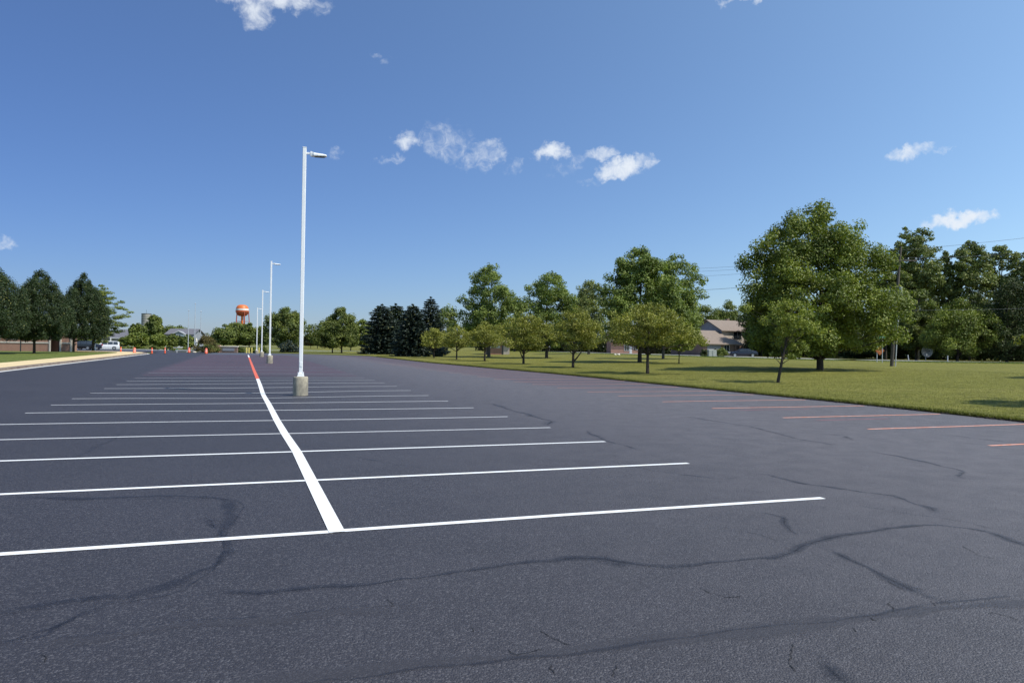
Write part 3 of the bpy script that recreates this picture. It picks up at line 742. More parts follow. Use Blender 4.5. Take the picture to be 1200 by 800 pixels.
# two more of the row just outside the frame; their shade falls into it
for (x, y, s_) in ((19.6, 24.6, 21), (33.0, 42.5, 22)):
    tree('crabapple_tree', 'small lawn tree beyond the right edge casting shade on the grass' if s_ == 21 else 'farther lawn tree beyond the right edge casting shade on the grass', (x, y, float(gz(x, y))), 1.5, 4.6, 2.1, 'umbrella', 60, 9000, .14, L_CRAB, BARK, s_, group=ROWG, r0=.1)
# larger trees
ptree('maple_tree', 'huge broad maple standing alone on the lawn behind the leaning small tree', 961, 434, 869, 1040, 234, 417, 'maple', 330, 98000, .19, L_MAPLE, BARK, 31, crad=.135, lob=.2, r0=.25, nb=60, hollow=.25)
ptree('sycamore_tree', 'tall twin-topped pale green tree behind the third small lawn tree', 573, 418, 538, 607, 309, 400, 'tall', 150, 26000, .26, L_SYC, BARKG, 32, Y=104, lob=.26, crad=.17)
ptree('shade_tree', 'medium full green tree behind the forked small lawn trees', 640.5, 420, 610, 676, 315, 408, 'round', 130, 26000, .25, L_SYC, BARK, 33, crad=.19)
ptree('shade_tree', 'pale rounded tree rising between the medium tree and the tallest middle tree', 690, 415, 668, 712, 327, 405, 'column', 90, 15000, .30, L_WOOD, BARKG, 34, Y=125, crad=.22)
ptree('sycamore_tree', 'tallest middle tree with thick dark trunk and two-peaked crown', 749.6, 425, 706, 790, 289, 404, 'tall', 190, 42000, .23, L_SYC, BARK, 35, crad=.17, r0=.22, lob=.2)
ptree('sycamore_tree', 'right-hand partner of the tallest middle tree, with slim pale trunk', 777, 421, 764, 822, 296, 404, 'column', 110, 24000, .24, L_SYC, BARKG, 36, crad=.22, lob=.22, r0=.17)
ptree('young_maple_tree', 'low bright yellow-green tree left of the tan-roofed house', 796, 422, 776, 822, 372, 412, 'umbrella', 60, 9000, .18, L_YOUNG, BARK, 37, Y=72, r0=.06)
# left side trees
LG = 'dense dark trees in front of the brick building'
ptree('pear_tree', 'dense dark tree cut off by the left edge of the photo', -12, 416, -48, 29, 306, 397, 'oval', 420, 75000, .15, L_DARK, BARK, 41, group=LG, crad=.125, lob=.07, hollow=.5, r0=.15, flat=1.7, updir=.1)
ptree('pear_tree', 'dense dark egg-shaped tree, middle one before the brick building', 40, 415.2, 15, 78, 315, 397, 'oval', 420, 75000, .15, L_DARK, BARK, 42, group=LG, crad=.125, lob=.07, hollow=.5, r0=.15, flat=1.7, updir=.1)
ptree('pear_tree', 'dense dark pointed tree nearest the white vehicle', 86, 413.4, 72, 124, 321, 397, 'oval', 420, 75000, .15, L_DARK, BARK, 43, group=LG, crad=.125, lob=.07, hollow=.5, r0=.15, flat=1.7, updir=.1)
ptree('locust_tree', 'airy feathery tree with ragged outline behind the pointed dark tree', 109, 411, 95, 141, 331, 402, 'round', 85, 15000, .22, L_AIRY, BARK, 44, Y=118, crad=.22, flat=.45, lob=.3, hollow=.15)
# distant left and centre
D = [('small_tree', 'dark round tree beside the concrete silo', 168, 200, 152, 170, 378, 398, 'round', L_MID), ('small_tree', 'tallest dark tree right in front of the silo', 180, 205, 172, 190, 366, 396, 'tall', L_MID),
     ('small_tree', 'low olive tree left of the hedge, below the silo', 161, 190, 148, 175, 389, 406, 'round', L_AIRY), ('small_tree', 'low olive tree between the silo and the gabled house', 186, 188, 176, 196, 390, 406, 'round', L_AIRY),
     ('small_tree', 'low dark tree in front of the grey-roofed house', 146, 195, 139, 152, 395, 405, 'round', L_MID), ('broad_tree', 'far broad tree behind the gabled house', 204, 300, 186, 222, 380, 402, 'round', L_MID),
     ('small_tree', 'dark shrubby tree left of the gabled house door', 202, 190, 196, 209, 391, 406, 'column', L_MID), ('small_tree', 'olive tree behind the flagpoles', 219, 185, 211, 229, 392, 407, 'round', L_MID),
     ('broad_tree', 'left dark tree of the clump below the water tower', 262, 240, 249, 277, 380, 404, 'round', L_MID), ('broad_tree', 'middle tree of the clump right under the water tower', 278, 250, 264, 294, 375.5, 404, 'round', L_MID),
     ('broad_tree', 'right tree of the clump below the water tower', 292, 245, 279, 305, 378, 404, 'round', L_MID), ('small_tree', 'slim tree between the two lamp posts of the far row', 307, 190, 300, 316, 381, 405, 'column', L_MID),
     ('small_tree', 'low brownish tree by the right of the far lamp posts', 364, 230, 355, 376, 391, 405, 'round', L_RED), ('small_tree', 'dark tree peeping left of the twin lawn trees', 372, 220, 366, 382, 385, 405, 'round', L_MID),
     ('broad_tree', 'round green tree left of the spruces', 424, 175, 413, 438, 373, 405, 'round', L_AIRY), ('small_tree', 'slim tree between the twin lawn trees and the spruces', 411, 170, 403, 421, 376, 406, 'column', L_MID),
     ('broad_tree', 'rounded tree behind the blue spruces and first small lawn trees', 524, 165, 505, 541, 358, 408, 'round', L_MID), ('broad_tree', 'dark tree behind the medium full green tree', 603, 160, 588, 622, 345, 408, 'round', L_MID)]
for i, (nm, lb, bx, Yd, x0, x1, yt, yb, kd, lf) in enumerate(D):
    big = (x1-x0)*Yd/870
    ptree(nm, lb, bx, 405, x0, x1, yt, yb, kd, 60, int(4200+450*big), .042*Yd/20+.12, lf, BARK, 60+i, Y=Yd, crad=.27)
ptree('shade_tree', 'dark full tree behind the second lamp post', 335, 412, 313, 359, 359, 409, 'round', 120, 20000, .30, L_MID, BARK, 91, Y=135, crad=.2)
ptree('shade_tree', 'left of the twin lawn trees, spreading and ragged', 389.5, 413.8, 365, 404, 371, 407, 'umbrella', 70, 11000, .27, L_MID, BARK, 92, crad=.24, lob=.28)
ptree('shade_tree', 'right of the twin lawn trees, taller with square top', 400.3, 413.9, 384, 417, 358.5, 407, 'column', 90, 14000, .27, L_MID, BARK, 93, crad=.25, lob=.2)
def bush(label, bx, Y, x0, x1, ytop, leaf, seed, n=3000, size=.2, name='shrub', group=None, ybot=None):
    q = AT(bx, 405, Y); p = Vector((q.x, Y, float(gz(q.x, Y)))); R = (x1-x0)/2*Y/FPX; H = AT(bx, ytop, Y).z-p.z
    o = thing(name, label, 'shrub', p, 0, group)
    V, c, _ = make_crown(.0, H, R, 'umbrella', 34, n, size, seed, crad=.33, flat=.8, depthk=.8)
    V[:, 2] = np.maximum(V[:, 2], .01); npmesh('foliage', V, quads(V), leaf, o)
    mb = MB(); rr = random.Random(seed)
    for k in range(5): cc = c[k]; mb.tube([(rr.uniform(-.1, .1), rr.uniform(-.1, .1), -.05), (cc[0]*.4, cc[1]*.4, H*.3), tuple(cc)], [.03, .022, .008], 5, cap=False)
    mb.build('stems', BARK, o)
    return o
bush('dark conifer shrub at the foot of the full dark tree', 338, 128, 327, 351, 398, L_SPR, 101, 4500, .25)
bush('reddish round ornamental shrub beside the right flagpole', 242, 112, 231, 255, 391, L_RED, 102, 5000, .17)
bush('dark green lower half of the planting beside the reddish shrub', 248, 118, 240, 258, 399, L_MID, 103, 3000, .17)
for i, (x, lb) in enumerate([(266, 'low shrub at the left end of the bed by the masonry sign'), (274, 'low shrub second from the left in the bed by the masonry sign'), (282, 'low shrub just left of the yellow bollards'), (298, 'low shrub behind the yellow bollards'), (308, 'low shrub behind the far lamp bases')]):
    bush(lb, x, 121, x-5.5, x+5.5, 404.8, L_AIRY if i % 2 else L_MID, 110+i, 1300, .18, group='low shrubs in the far bed')
# clipped hedge
def hedge(label, xa, xb, Y, ytop, leaf, seed, n=7000, d=1.4):
    A_ = AT(xa, 405, Y); B_ = AT(xb, 405, Y); L = B_.x-A_.x; rng = np.random.default_rng(seed); z0 = float(gz(A_.x, Y)); H = AT((xa+xb)/2, ytop, Y).z-z0
    K = int(L*3); c = np.stack([rng.uniform(0, L, K), rng.uniform(-d/2, d/2, K), rng.uniform(.1, H*.9, K)], 1)
    V = leaves_np(c, np.full(K, .32), n, .19, rng, .8); V[:, 2] = np.clip(V[:, 2], .0, H)
    o = thing('hedge', label, 'hedge', (A_.x, Y, z0)); npmesh('foliage', V, quads(V), leaf, o); return o
hedge('clipped green hedge between the orange markers and the gabled house', 173, 223, 150, 404.6, L_MID, 120)
hedge('long low strip of pale shrubs before the far left houses', 138, 174, 172, 404.8, L_AIRY, 121, 4500)
spruce('spruce_tree', 'broad dark spruce at the left end of the evergreen clump', 447, 122, 431, 468, 357.5, L_SPR, 131, 30, 18, 52, .42, .55)
spruce('spruce_tree', 'dark spruce second in the evergreen clump', 463, 126, 448, 484, 357, L_SPRG, 132, 30, 18, 52, .42, .55)
spruce('spruce_tree', 'blue spruce nearest the lot edge with drooping boughs to the ground', 483, 104, 465, 501, 357.5, L_SPR, 133, 30, 18, 60, .36, .6)
spruce('spruce_tree', 'pointed spruce rising highest at the right of the evergreen clump', 504, 128, 489, 521, 349, L_SPR, 134, 30, 16, 52, .42, .7)
bush('dark low evergreen at the right foot of the spruces', 511, 108, 499, 522, 403.5, L_SPR, 135, 4200, .2)
# woods on the right
WG = 'trees of the wood beyond the road'
wood = [('cottonwood_tree', 'tallest leafy tree of the right wood, just right of the utility pole', 1076, 120, 1052, 1100, 264, 352, 'column', L_WOOD, 15000, .34, .3), ('cottonwood_tree', 'narrow tree top behind the utility pole', 1058, 124, 1044, 1074, 266, 350, 'tall', L_WOOD, 8000, .34, .4),
        ('cottonwood_tree', 'lower tree between the two tall tops of the right wood', 1106, 122, 1092, 1124, 294, 372, 'round', L_WOOD, 11000, .34, .25), ('cottonwood_tree', 'tall open-topped tree in the middle of the right wood', 1136, 120, 1116, 1158, 282, 362, 'column', L_WOOD, 13500, .34, .3),
        ('cottonwood_tree', 'tall rounded tree near the right edge of the photo', 1174, 122, 1154, 1198, 284, 366, 'round', L_WOOD, 14000, .34, .25), ('cottonwood_tree', 'tree cut by the right edge of the photo', 1212, 120, 1190, 1236, 288, 380, 'round', L_WOOD, 12000, .34, .2),
        ('woodland_tree', 'dark tree showing right behind the maple crown', 1038, 118, 1014, 1064, 300, 395, 'round', L_MID, 16000, .34, .2),
        ('woodland_tree', 'low olive-green tree bulging forward from the wood above the dish', 1122, 105, 1086, 1164, 349, 416, 'umbrella', L_MAPLE, 26000, .25, .15),
        ('woodland_tree', 'dark tree between the utility pole and the dish', 1074, 112, 1048, 1100, 334, 412, 'round', L_MID, 18000, .30, .15),
        ('willow_tree', 'dark drooping grey-green tree at the right edge of the wood', 1180, 104, 1146, 1226, 326, 420, 'tall', L_DEEP, 34000, .24, .12)]
for i, (nm, lb, bx, Yd, x0, x1, yt, yb, kd, lf, n, sz, lob) in enumerate(wood):
    ptree(nm, lb, bx, 405, x0, x1, yt, yb, kd, 110, n, sz, lf, BARKG if lf is L_WOOD else BARK, 150+i, Y=Yd, crad=.2, lob=lob, group=WG, r0=.2)
ptree('woodland_tree', 'left dark tree behind the tan-roofed house', 826, 405, 800, 850, 355, 410, 'round', 90, 15000, .42, L_MID, BARK, 171, Y=185, crad=.22)
ptree('woodland_tree', 'right dark tree behind the tan-roofed house', 852, 405, 832, 876, 351, 410, 'round', 90, 15000, .42, L_MID, BARK, 172, Y=190, crad=.22)
ptree('woodland_tree', 'dark tree right of the tan-roofed house and behind the maple', 893, 405, 868, 925, 345, 412, 'round', 100, 17000, .36, L_DEEP, BARK, 173, Y=135, crad=.22)
def thicket(label, xa, xb, Ya, Yb, ytop, leaf, seed, n, size, dy=8):
    rng = np.random.default_rng(seed); K = int(abs(xb-xa)*1.1); C_ = []; R_ = []
    for _ in range(K):
        f = rng.random(); px = xa+(xb-xa)*f; Yd = Ya+(Yb-Ya)*f+rng.uniform(0, dy); q = AT(px, 405, Yd); g = float(gz(q.x, Yd)); H = AT(px, ytop+rng.uniform(-8, 10), Yd).z-g
        for h in range(3): C_.append((q.x, Yd, g+H*rng.uniform(.05, .9))); R_.append(rng.uniform(.8, 1.6))
    V = leaves_np(np.array(C_), np.array(R_), n, size, rng, .9); V[:, 2] = np.maximum(V[:, 2], gz(V[:, 0], V[:, 1])-.05)
    return tag(npmesh('thicket', V, quads(V), leaf), label, 'undergrowth', kind='stuff')
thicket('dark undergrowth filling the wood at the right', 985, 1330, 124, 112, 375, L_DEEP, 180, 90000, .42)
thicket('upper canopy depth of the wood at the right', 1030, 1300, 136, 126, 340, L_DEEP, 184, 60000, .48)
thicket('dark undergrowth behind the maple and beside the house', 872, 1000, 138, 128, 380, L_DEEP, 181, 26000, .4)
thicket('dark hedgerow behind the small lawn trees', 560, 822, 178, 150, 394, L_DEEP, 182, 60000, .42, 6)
thicket('distant tree line closing the view on the far horizon', -60, 560, 420, 400, 396, L_MID, 183, 60000, .9, 60)

# ------------------------------------------------------------------ lamp posts
def lamp_post():
    o = thing('lamp_post', 'nearest and tallest-looking white parking lot lamp post on a concrete drum base', 'lamp post')
    mb = MB(); mb.lathe([(.255, -.1), (.258, .0), (.256, .3), (.254, .60), (.246, .635), (.232, .648)], 36)
    mb.build('concrete_base', CONC_D, o)
    mb = MB(); mb.box(-.115, -.115, .648, .115, .115, .70, bev=.012); mb.box(-.10, -.10, .70, .10, .10, .77, bev=.015); cov = mb.build('base_cover', WPOLE, o)
    for sx in (-1, 1):
        for sy in (-1, 1):
            mb = MB(); mb.lathe([(.018, 0), (.018, .03), (.01, .035)], 6, (sx*.085, sy*.085, .770)); mb.build('bolt_cap', GPOLE, cov)
    mb = MB(); mb.box(-.062, -.062, .765, .062, .062, 8.610, bev=.012); pole = mb.build('pole', WPOLE, o)
    mb = MB(); mb.box(-.045, -.074, 1.0, .045, -.064, 1.16, bev=.004); mb.build('hand_hole_cover', WPOLE, pole)
    mb = MB(); mb.box(-.068, -.068, 8.612, .068, .068, 8.635, bev=.008); mb.build('pole_cap', WPOLE, pole)
    mb = MB(); mb.box(.064, -.03, 8.390, .20, .03, 8.460, bev=.008); mb.build('arm', WPOLE, o)
    # slim head: knuckle box then a flat tapering body
    mb = MB()
    st_ = [(.20, .055, 8.330, 8.500), (.26, .07, 8.330, 8.490), (.32, .12, 8.335, 8.455), (.45, .135, 8.340, 8.430), (.62, .135, 8.345, 8.415), (.72, .13, 8.350, 8.400), (.75, .09, 8.355, 8.390)]
    V = []
    for x, w, zb, zt in st_: V += [(x, -w, zb), (x, -w, (zb+zt)/2), (x, -w*.75, zt), (x, w*.75, zt), (x, w, (zb+zt)/2), (x, w, zb)]
    F = [[5, 4, 3, 2, 1, 0], list(range(36, 42))]
    for i in range(6):
        for k in range(6): j = (k+1) % 6; F.append([i*6+k, i*6+j, i*6+6+j, i*6+6+k])
    mb.add(V, F); head = mb.build('lamp_head', WPOLE, o)
    mb = MB(); mb.box(.34, -.12, 8.325, .68, .12, 8.342, bev=.003); mb.build('lens', LENS, head)
    mb = MB()
    for k in range(5): mb.box(.36+k*.06, -.10, 8.425-k*.004, .365+k*.06, .10, 8.448-k*.006)
    mb.build('cooling_fins', WPOLE, head)
    return o
LP = lamp_post(); LPG = 'lamp posts in the middle of the parking rows'
spots = [((352, 463.6), 1, None), ((316, 425.6), 1.0, 'second white lamp post along the row, base right of the red line'), ((306.6, 418), .93, 'third white lamp post along the row, small in the distance'), ((300.8, 414.3), .81, 'farthest thin lamp post by the yellow bollards')]
for i, (q, k, lb) in enumerate(spots):
    o = LP if i == 0 else copy_tree(LP)
    p = G(*q); yb = .25
    o.location = (p[0]*(1+yb/p[1]), p[1]+yb, p[2]); o.rotation_euler.z = TH*.6; o.scale = (1, 1, k); o['group'] = LPG
    if lb: o['label'] = lb

# ------------------------------------------------------------------ orange markers and bollards
def drum():
    o = thing('traffic_drum', '', 'traffic drum'); mb = MB(); mb.lathe([(.29, 0), (.29, .05), (.26, .06)], 18); mb.build('rubber_base', GUARD, o)
    mb = MB(); mb.lathe([(.245, .06), (.245, .30), (.225, .31), (.225, .55), (.205, .56), (.205, .80), (.19, .86), (.08, .88)], 20); b = mb.build('body', ORANGE, o)
    for z, r_ in ((.40, .229), (.66, .209)):
        mb = MB(); mb.lathe([(r_, z), (r_, z+.06)], 20); mb.build('reflective_band', REFL, b)
    mb = MB(); mb.tube([(-.06, 0, .88), (-.05, 0, .95), (.05, 0, .95), (.06, 0, .88)], .015, 6); mb.build('handle', ORANGE, b)
    return o
def post():
    o = thing('delineator_post', '', 'traffic post'); mb = MB(); mb.lathe([(.2, 0), (.2, .04), (.10, .07)], 16); mb.build('rubber_base', GUARD, o)
    mb = MB(); mb.lathe([(.10, .07), (.085, .72), (.06, .76), (.075, .80), (.05, .83)], 12); b = mb.build('tube', ORANGE, o)
    mb = MB(); mb.lathe([(.094, .50), (.092, .58)], 12); mb.build('reflective_band', REFL, b)
    return o
DR = drum(); PO = post()
dl = [(157.5, 414.4, 'orange drum at the tip of the sidewalk'), (221.5, 413.4, 'orange drum at the foot of the left flagpole'), (241.5, 414.6, 'orange drum in front of the reddish shrub')]
pl = [(141.5, 413.4, 'orange post farthest left, on the sidewalk by the white vehicle'), (178, 414.8, 'orange post just right of the kerb end'), (193.3, 414.5, 'orange post in front of the gabled house hedge')]
for i, (x, y, lb) in enumerate(dl):
    o = DR if i == 0 else copy_tree(DR); o.scale = (.78, .78, .88); o.location = G(x, y); o['label'] = lb; o['group'] = 'orange drums closing the lot'
for i, (x, y, lb) in enumerate(pl):
    o = PO if i == 0 else copy_tree(PO); o.location = G(x, y); o['label'] = lb; o['group'] = 'orange posts closing the lot'
o = thing('survey_stake', 'thin greenish white stake between the orange post and the flagpoles', 'stake', G(207.3, 413.2)); mb = MB(); mb.box(-.05, -.02, 0, .05, .02, .62); mb.build('stake', SIDING_W, o)
mb = MB(); mb.box(-.055, -.026, .40, .055, .026, .62); mb.build('painted_tip', GREENS, o)
for i, (x, lb) in enumerate([(288.8, 'leftmost yellow bollard at the far end of the lot'), (291.6, 'second yellow bollard from the left'), (295.0, 'third yellow bollard, set slightly behind'), (303.4, 'rightmost yellow bollard beside the far lamp bases')]):
    o = thing('bollard', lb, 'bollard', G(x, 413.7), 0, 'yellow bollards at the end of the row')
    mb = MB(); mb.lathe([(.10, -.1), (.10, .78), (.085, .84), (.04, .87)], 14); b = mb.build('pipe', YELLOW, o)
    mb = MB(); mb.lathe([(.15, -.05), (.15, .025)], 14); mb.build('footing', CONC, o)

# flagpoles
for x, yt, Y, lb in [(220.5, 364.5, 122, 'left flagpole of the three'), (228.0, 356.5, 118, 'tall middle flagpole of the three'), (234.8, 365.5, 128, 'right flagpole behind the reddish shrub')]:
    q = AT(x, 405, Y); g = float(gz(q.x, Y)); o = thing('flagpole', lb+', bare without a flag', 'flagpole', (q.x, Y, g), 0, 'three bare flagpoles')
    H = AT(x+.7, yt, Y).z-g; mb = MB(); mb.tube([(0, 0, 0), (0, 0, H*.5), (0, 0, H)], [.075, .06, .03], 10); mb.build('pole', GPOLE, o)
    mb = MB(); mb.lathe([(.02, 0), (.08, .05), (.1, .1), (.06, .17), (.01, .2)], 10, (0, 0, H)); mb.build('finial', GPOLE, o)
    mb = MB(); mb.lathe([(.3, 0), (.3, .12), (.15, .2)], 14); mb.build('base', CONC, o)

# ------------------------------------------------------------------ water tower, silo
p = AT(283.3, 400, 700); o = thing('water_tower', 'orange water tower with white band far behind the trees', 'water tower', (p.x, 700, -1))
Zb, Zt = AT(283, 370.5, 700).z+1, AT(283, 357, 700).z+1; Rk = 5.9; mid = (Zb+Zt)/2
def tankprof(lo, hi):
    out = []
    for i in range(lo, hi+1):
        t = i/20; a = -math.pi/2+math.pi*t; out.append((Rk*max(.02, math.copysign(abs(math.cos(a))**.6, 1)), mid+(Zt-Zb)/2*math.sin(a)))
    return out
mb = MB(); mb.lathe(tankprof(12, 20), 40); mb.build('upper_tank', TANKO, o)
mb = MB(); mb.lathe([(r_+.02, z) for r_, z in tankprof(10, 12)], 40); mb.build('white_band', TANKW, o)
mb = MB(); mb.lathe(tankprof(0, 10), 40); mb.build('lower_tank', TANKR, o)
mb = MB(); mb.lathe([(Rk+.5, mid-1.2), (Rk+.5, mid-.95), (Rk-.2, mid-.95)], 40); mb.build('catwalk', TANKO, o)
mb = MB(); mb.tube([(0, 0, 0), (0, 0, Zb+1)], [1.3, 1.0], 16); mb.build('riser_pipe', TANKO, o)
for k in range(5):
    a = 2*math.pi*(k+.3)/5; c_, s_ = math.cos(a), math.sin(a); mb = MB(); mb.tube([(c_*8, s_*8, 0), (c_*5.6, s_*5.6, mid-1)], .42, 8); mb.build('leg', TANKR, o)
for h in (.35, .7):
    for k in range(5):
        mb = MB()
        a, b = 2*math.pi*(k+.3)/5, 2*math.pi*(k+1.3)/5; rr_ = 8-2.4*h; z = (mid-1)*h
        mb.tube([(math.cos(a)*rr_, math.sin(a)*rr_, z), (math.cos(b)*rr_, math.sin(b)*rr_, z)], .12, 5); mb.build('brace_rod', TANKR, o)
p = AT(171, 400, 430); H = AT(171, 367.5, 430).z+.5
o = thing('silo', 'grey concrete silo rising behind dark trees at the left', 'silo', (p.x, 430, -.5)); mb = MB(); mb.lathe([(2.6, 0), (2.6, H)], 28)
mb.build('barrel', plain('silo_concrete', (.34, .32, .28), (.22, .215, .2), .85, .8, stretch=(1.5, 1.5, .15)), o)
mb = MB()
for k in range(12): mb.lathe([(2.64, 1+k*H/13), (2.64, 1.12+k*H/13)], 28)
mb.build('hoops', DARKM, o)
mb = MB(); mb.lathe([(2.7, H-.25), (2.7, H+.05), (.6, H+.2)], 28); mb.build('rim', DARKM, o); mb = MB(); mb.tube([(0, 0, H), (0, 0, H+2.3)], .06, 6); mb.build('antenna', DARKM, o)

# ------------------------------------------------------------------ sidewalk and kerb at the left
def lotpt(a, s, z=0.): x, y = W2(a, s); return Vector((x, y, float(gz(x, y))+z))
walk = thing('sidewalk', None, None); walk['kind'] = 'structure'
AK = np.arange(20, 119.2, 1.6)
inner = lambda a: float(np.interp(a, [20, 46, 75, 95, 104, 110, 114, 119], [-15.3, -15.15, -14.9, -14.7, -14.8, -15.6, -18, -26]))
me_s = None
for i in range(len(AK)-1):
    a0_, a1_ = AK[i], AK[i+1]-.03
    q = [lotpt(a0_, kerb_s(a0_)-.42), lotpt(a1_, kerb_s(a1_)-.42), lotpt(a1_, inner(a1_)), lotpt(a0_, inner(a0_))]
    mb = MB(); zt = .145+rs.uniform(-.004, .004)
    V = [(v.x, v.y, v.z-.1) for v in q]+[(v.x, v.y, v.z+zt) for v in q]
    mb.add(V, [(0, 1, 2, 3)[::-1], (4, 5, 6, 7)][0:2]+[(0, 1, 5, 4), (1, 2, 6, 5), (2, 3, 7, 6), (3, 0, 4, 7)])
    mb.build('slab', WALKM, walk)
def band(name, f0, f1, z0, z1, m, amax=119):
    AA = np.arange(-12, amax, 1.); X = []; Y = []; Z = []
    for a in AA:
        r0_ = lotpt(a, f0(a)); r1_ = lotpt(a, f1(a)); X.append([r0_.x, r1_.x]); Y.append([r0_.y, r1_.y]); Z.append([r0_.z+z0, r1_.z+z1])
    return tag(grid(name, np.array(X), np.array(Y), np.array(Z), m), kind='structure')
band('gutter', lambda a: kerb_s(a)+.28, lambda a: kerb_s(a)-.02, .006, .012, GUTTER)
band('kerb_face', lambda a: kerb_s(a)-.02, lambda a: kerb_s(a)-.06, .012, .15, KERBD)
band('kerb_top', lambda a: kerb_s(a)-.06, lambda a: kerb_s(a)-.42, .15, .145, KERBD)
AA = np.concatenate([np.arange(-12, 112, 2.)]); F_ = np.linspace(0, 1, 16)
X = np.zeros((len(AA), 16)); Y = X.copy()
for i, a in enumerate(AA):
    s = inner(a)+.03-F_*70; X[i], Y[i] = W2(a, s)
m_ = Y < 118
tag(grid('left_lawn', X, np.minimum(Y, 117.5+0*Y), gz(X, Y)+.13, grass_mat('left_lawn_grass', (.075, .105, .020), (.125, .150, .035), (.14, .155, .045))), kind='structure')

# ------------------------------------------------------------------ brick building behind the left trees
bb = thing('brick_building', 'long low red brick building with pale stone band behind the dark left trees', 'building')
Yb = 99.; xL = AT(-90, 405, Yb).x; xR = AT(84, 405, Yb).x; g = float(gz(xL, Yb))+.05; k = Yb/FPX
def bx_(px): return AT(px, 408, Yb).x
def skew(mb, x0, z0, x1, z1, e):
    k_ = (Yb+14)/Yb*1.03
    mb.add([(x0, Yb+e, z0), (x1, Yb+e, z0), (x1*k_, Yb+14, z0), (x0*1.1, Yb+14, z0), (x0, Yb+e, z1), (x1, Yb+e, z1), (x1*k_, Yb+14, z1), (x0*1.1, Yb+14, z1)],
           [(0, 3, 2, 1), (4, 5, 6, 7), (0, 1, 5, 4), (1, 2, 6, 5), (2, 3, 7, 6), (3, 0, 4, 7)])
mb = MB(); skew(mb, xL, g-.3, bx_(58.8), g+1.08, 0); skew(mb, bx_(71), g-.3, xR, g+1.08, 0); mb.box(bx_(58.8)-1.5, Yb+1.6, g-.3, bx_(71)-.2, Yb+2.6, g+3.0)
skew(mb, xL, g+1.08, bx_(58.8), g+3.3, .004); skew(mb, bx_(71), g+1.08, xR, g+3.3, .004)
mb.build('wall', BRICK, bb)
mb = MB(); mb.box(xL, Yb-.05, g+1.08, bx_(58.5), Yb, g+1.27); mb.build('stone_band', STONE, bb); mb = MB(); mb.box(bx_(71.2), Yb-.05, g+1.08, xR, Yb, g+1.27); mb.build('stone_band', STONE, bb)
for px in (58.6, 71.0, 83.6):
    mb = MB(); x = bx_(px); mb.box(x-.10, Yb-.09, g-.1, x+.10, Yb-.005, g+3.2); mb.build('downspout', STONE, bb)
mb = MB(); mb.box(bx_(60.5), Yb+1.5, g, bx_(69.5), Yb+1.58, g+2.3); dr = mb.build('door', DARKM, bb)
mb = MB(); mb.box(bx_(64.9), Yb+1.44, g+.05, bx_(65.2), Yb+1.49, g+2.2); mb.build('door_mullion', GPOLE, dr)
for q in range(9):
    x = xL+2+q*2.3
    if x+1.4 > bx_(57): break
    mb = MB(); mb.box(x, Yb-.02, g+1.6, x+1.4, Yb+.002, g+2.7); w_ = mb.build('window', GLASS, bb)
    mb = MB()
    for (u0, u1, v0, v1) in ((0, 1.4, 1.55, 1.6), (0, 1.4, 2.7, 2.75), (-.05, 0, 1.55, 2.75), (1.4, 1.45, 1.55, 2.75), (.68, .72, 1.6, 2.7)): mb.box(x+u0, Yb-.05, g+v0, x+u1, Yb-.021, g+v1)
    mb.build('frame', STONE, w_)
mb = MB(); mb.add([(x, y, z) for z in (g+3.3, g+3.55) for x, y in ((xL*1.3, Yb-.3), (xR+.2, Yb-.3), (xR*1.17, Yb+14), (xL*1.4, Yb+14))], [(0, 3, 2, 1), (4, 5, 6, 7), (0, 1, 5, 4), (1, 2, 6, 5), (2, 3, 7, 6), (3, 0, 4, 7)]); mb.build('roof', STONE, bb)
o = thing('thin_pole', 'thin dark pole standing before the brick building left of the middle dark tree', 'pole', G(24, 413)); mb = MB(); mb.tube([(0, 0, 0), (0, 0, 2.4)], .07, 8); mb.build('pole', DARKM, o); mb = MB(); mb.box(-.12, -.12, 2.4, .12, .12, 2.6, bev=.02); mb.build('light_fitting', DARKM, o)
o = thing('canopy_post', 'white square post beside the white vehicle', 'post', G(111, 411.2)); mb = MB(); mb.box(-.09, -.09, 0, .09, .09, 2.6, bev=.01); mb.build('shaft', WPOLE, o); mb = MB(); mb.box(-.14, -.14, 0, .14, .14, .12, bev=.01); mb.build('plinth', CONC, o)
mb = MB(); mb.box(-.14, -.14, 2.6, .14, .14, 2.7, bev=.01); mb.build('cap', WPOLE, o)

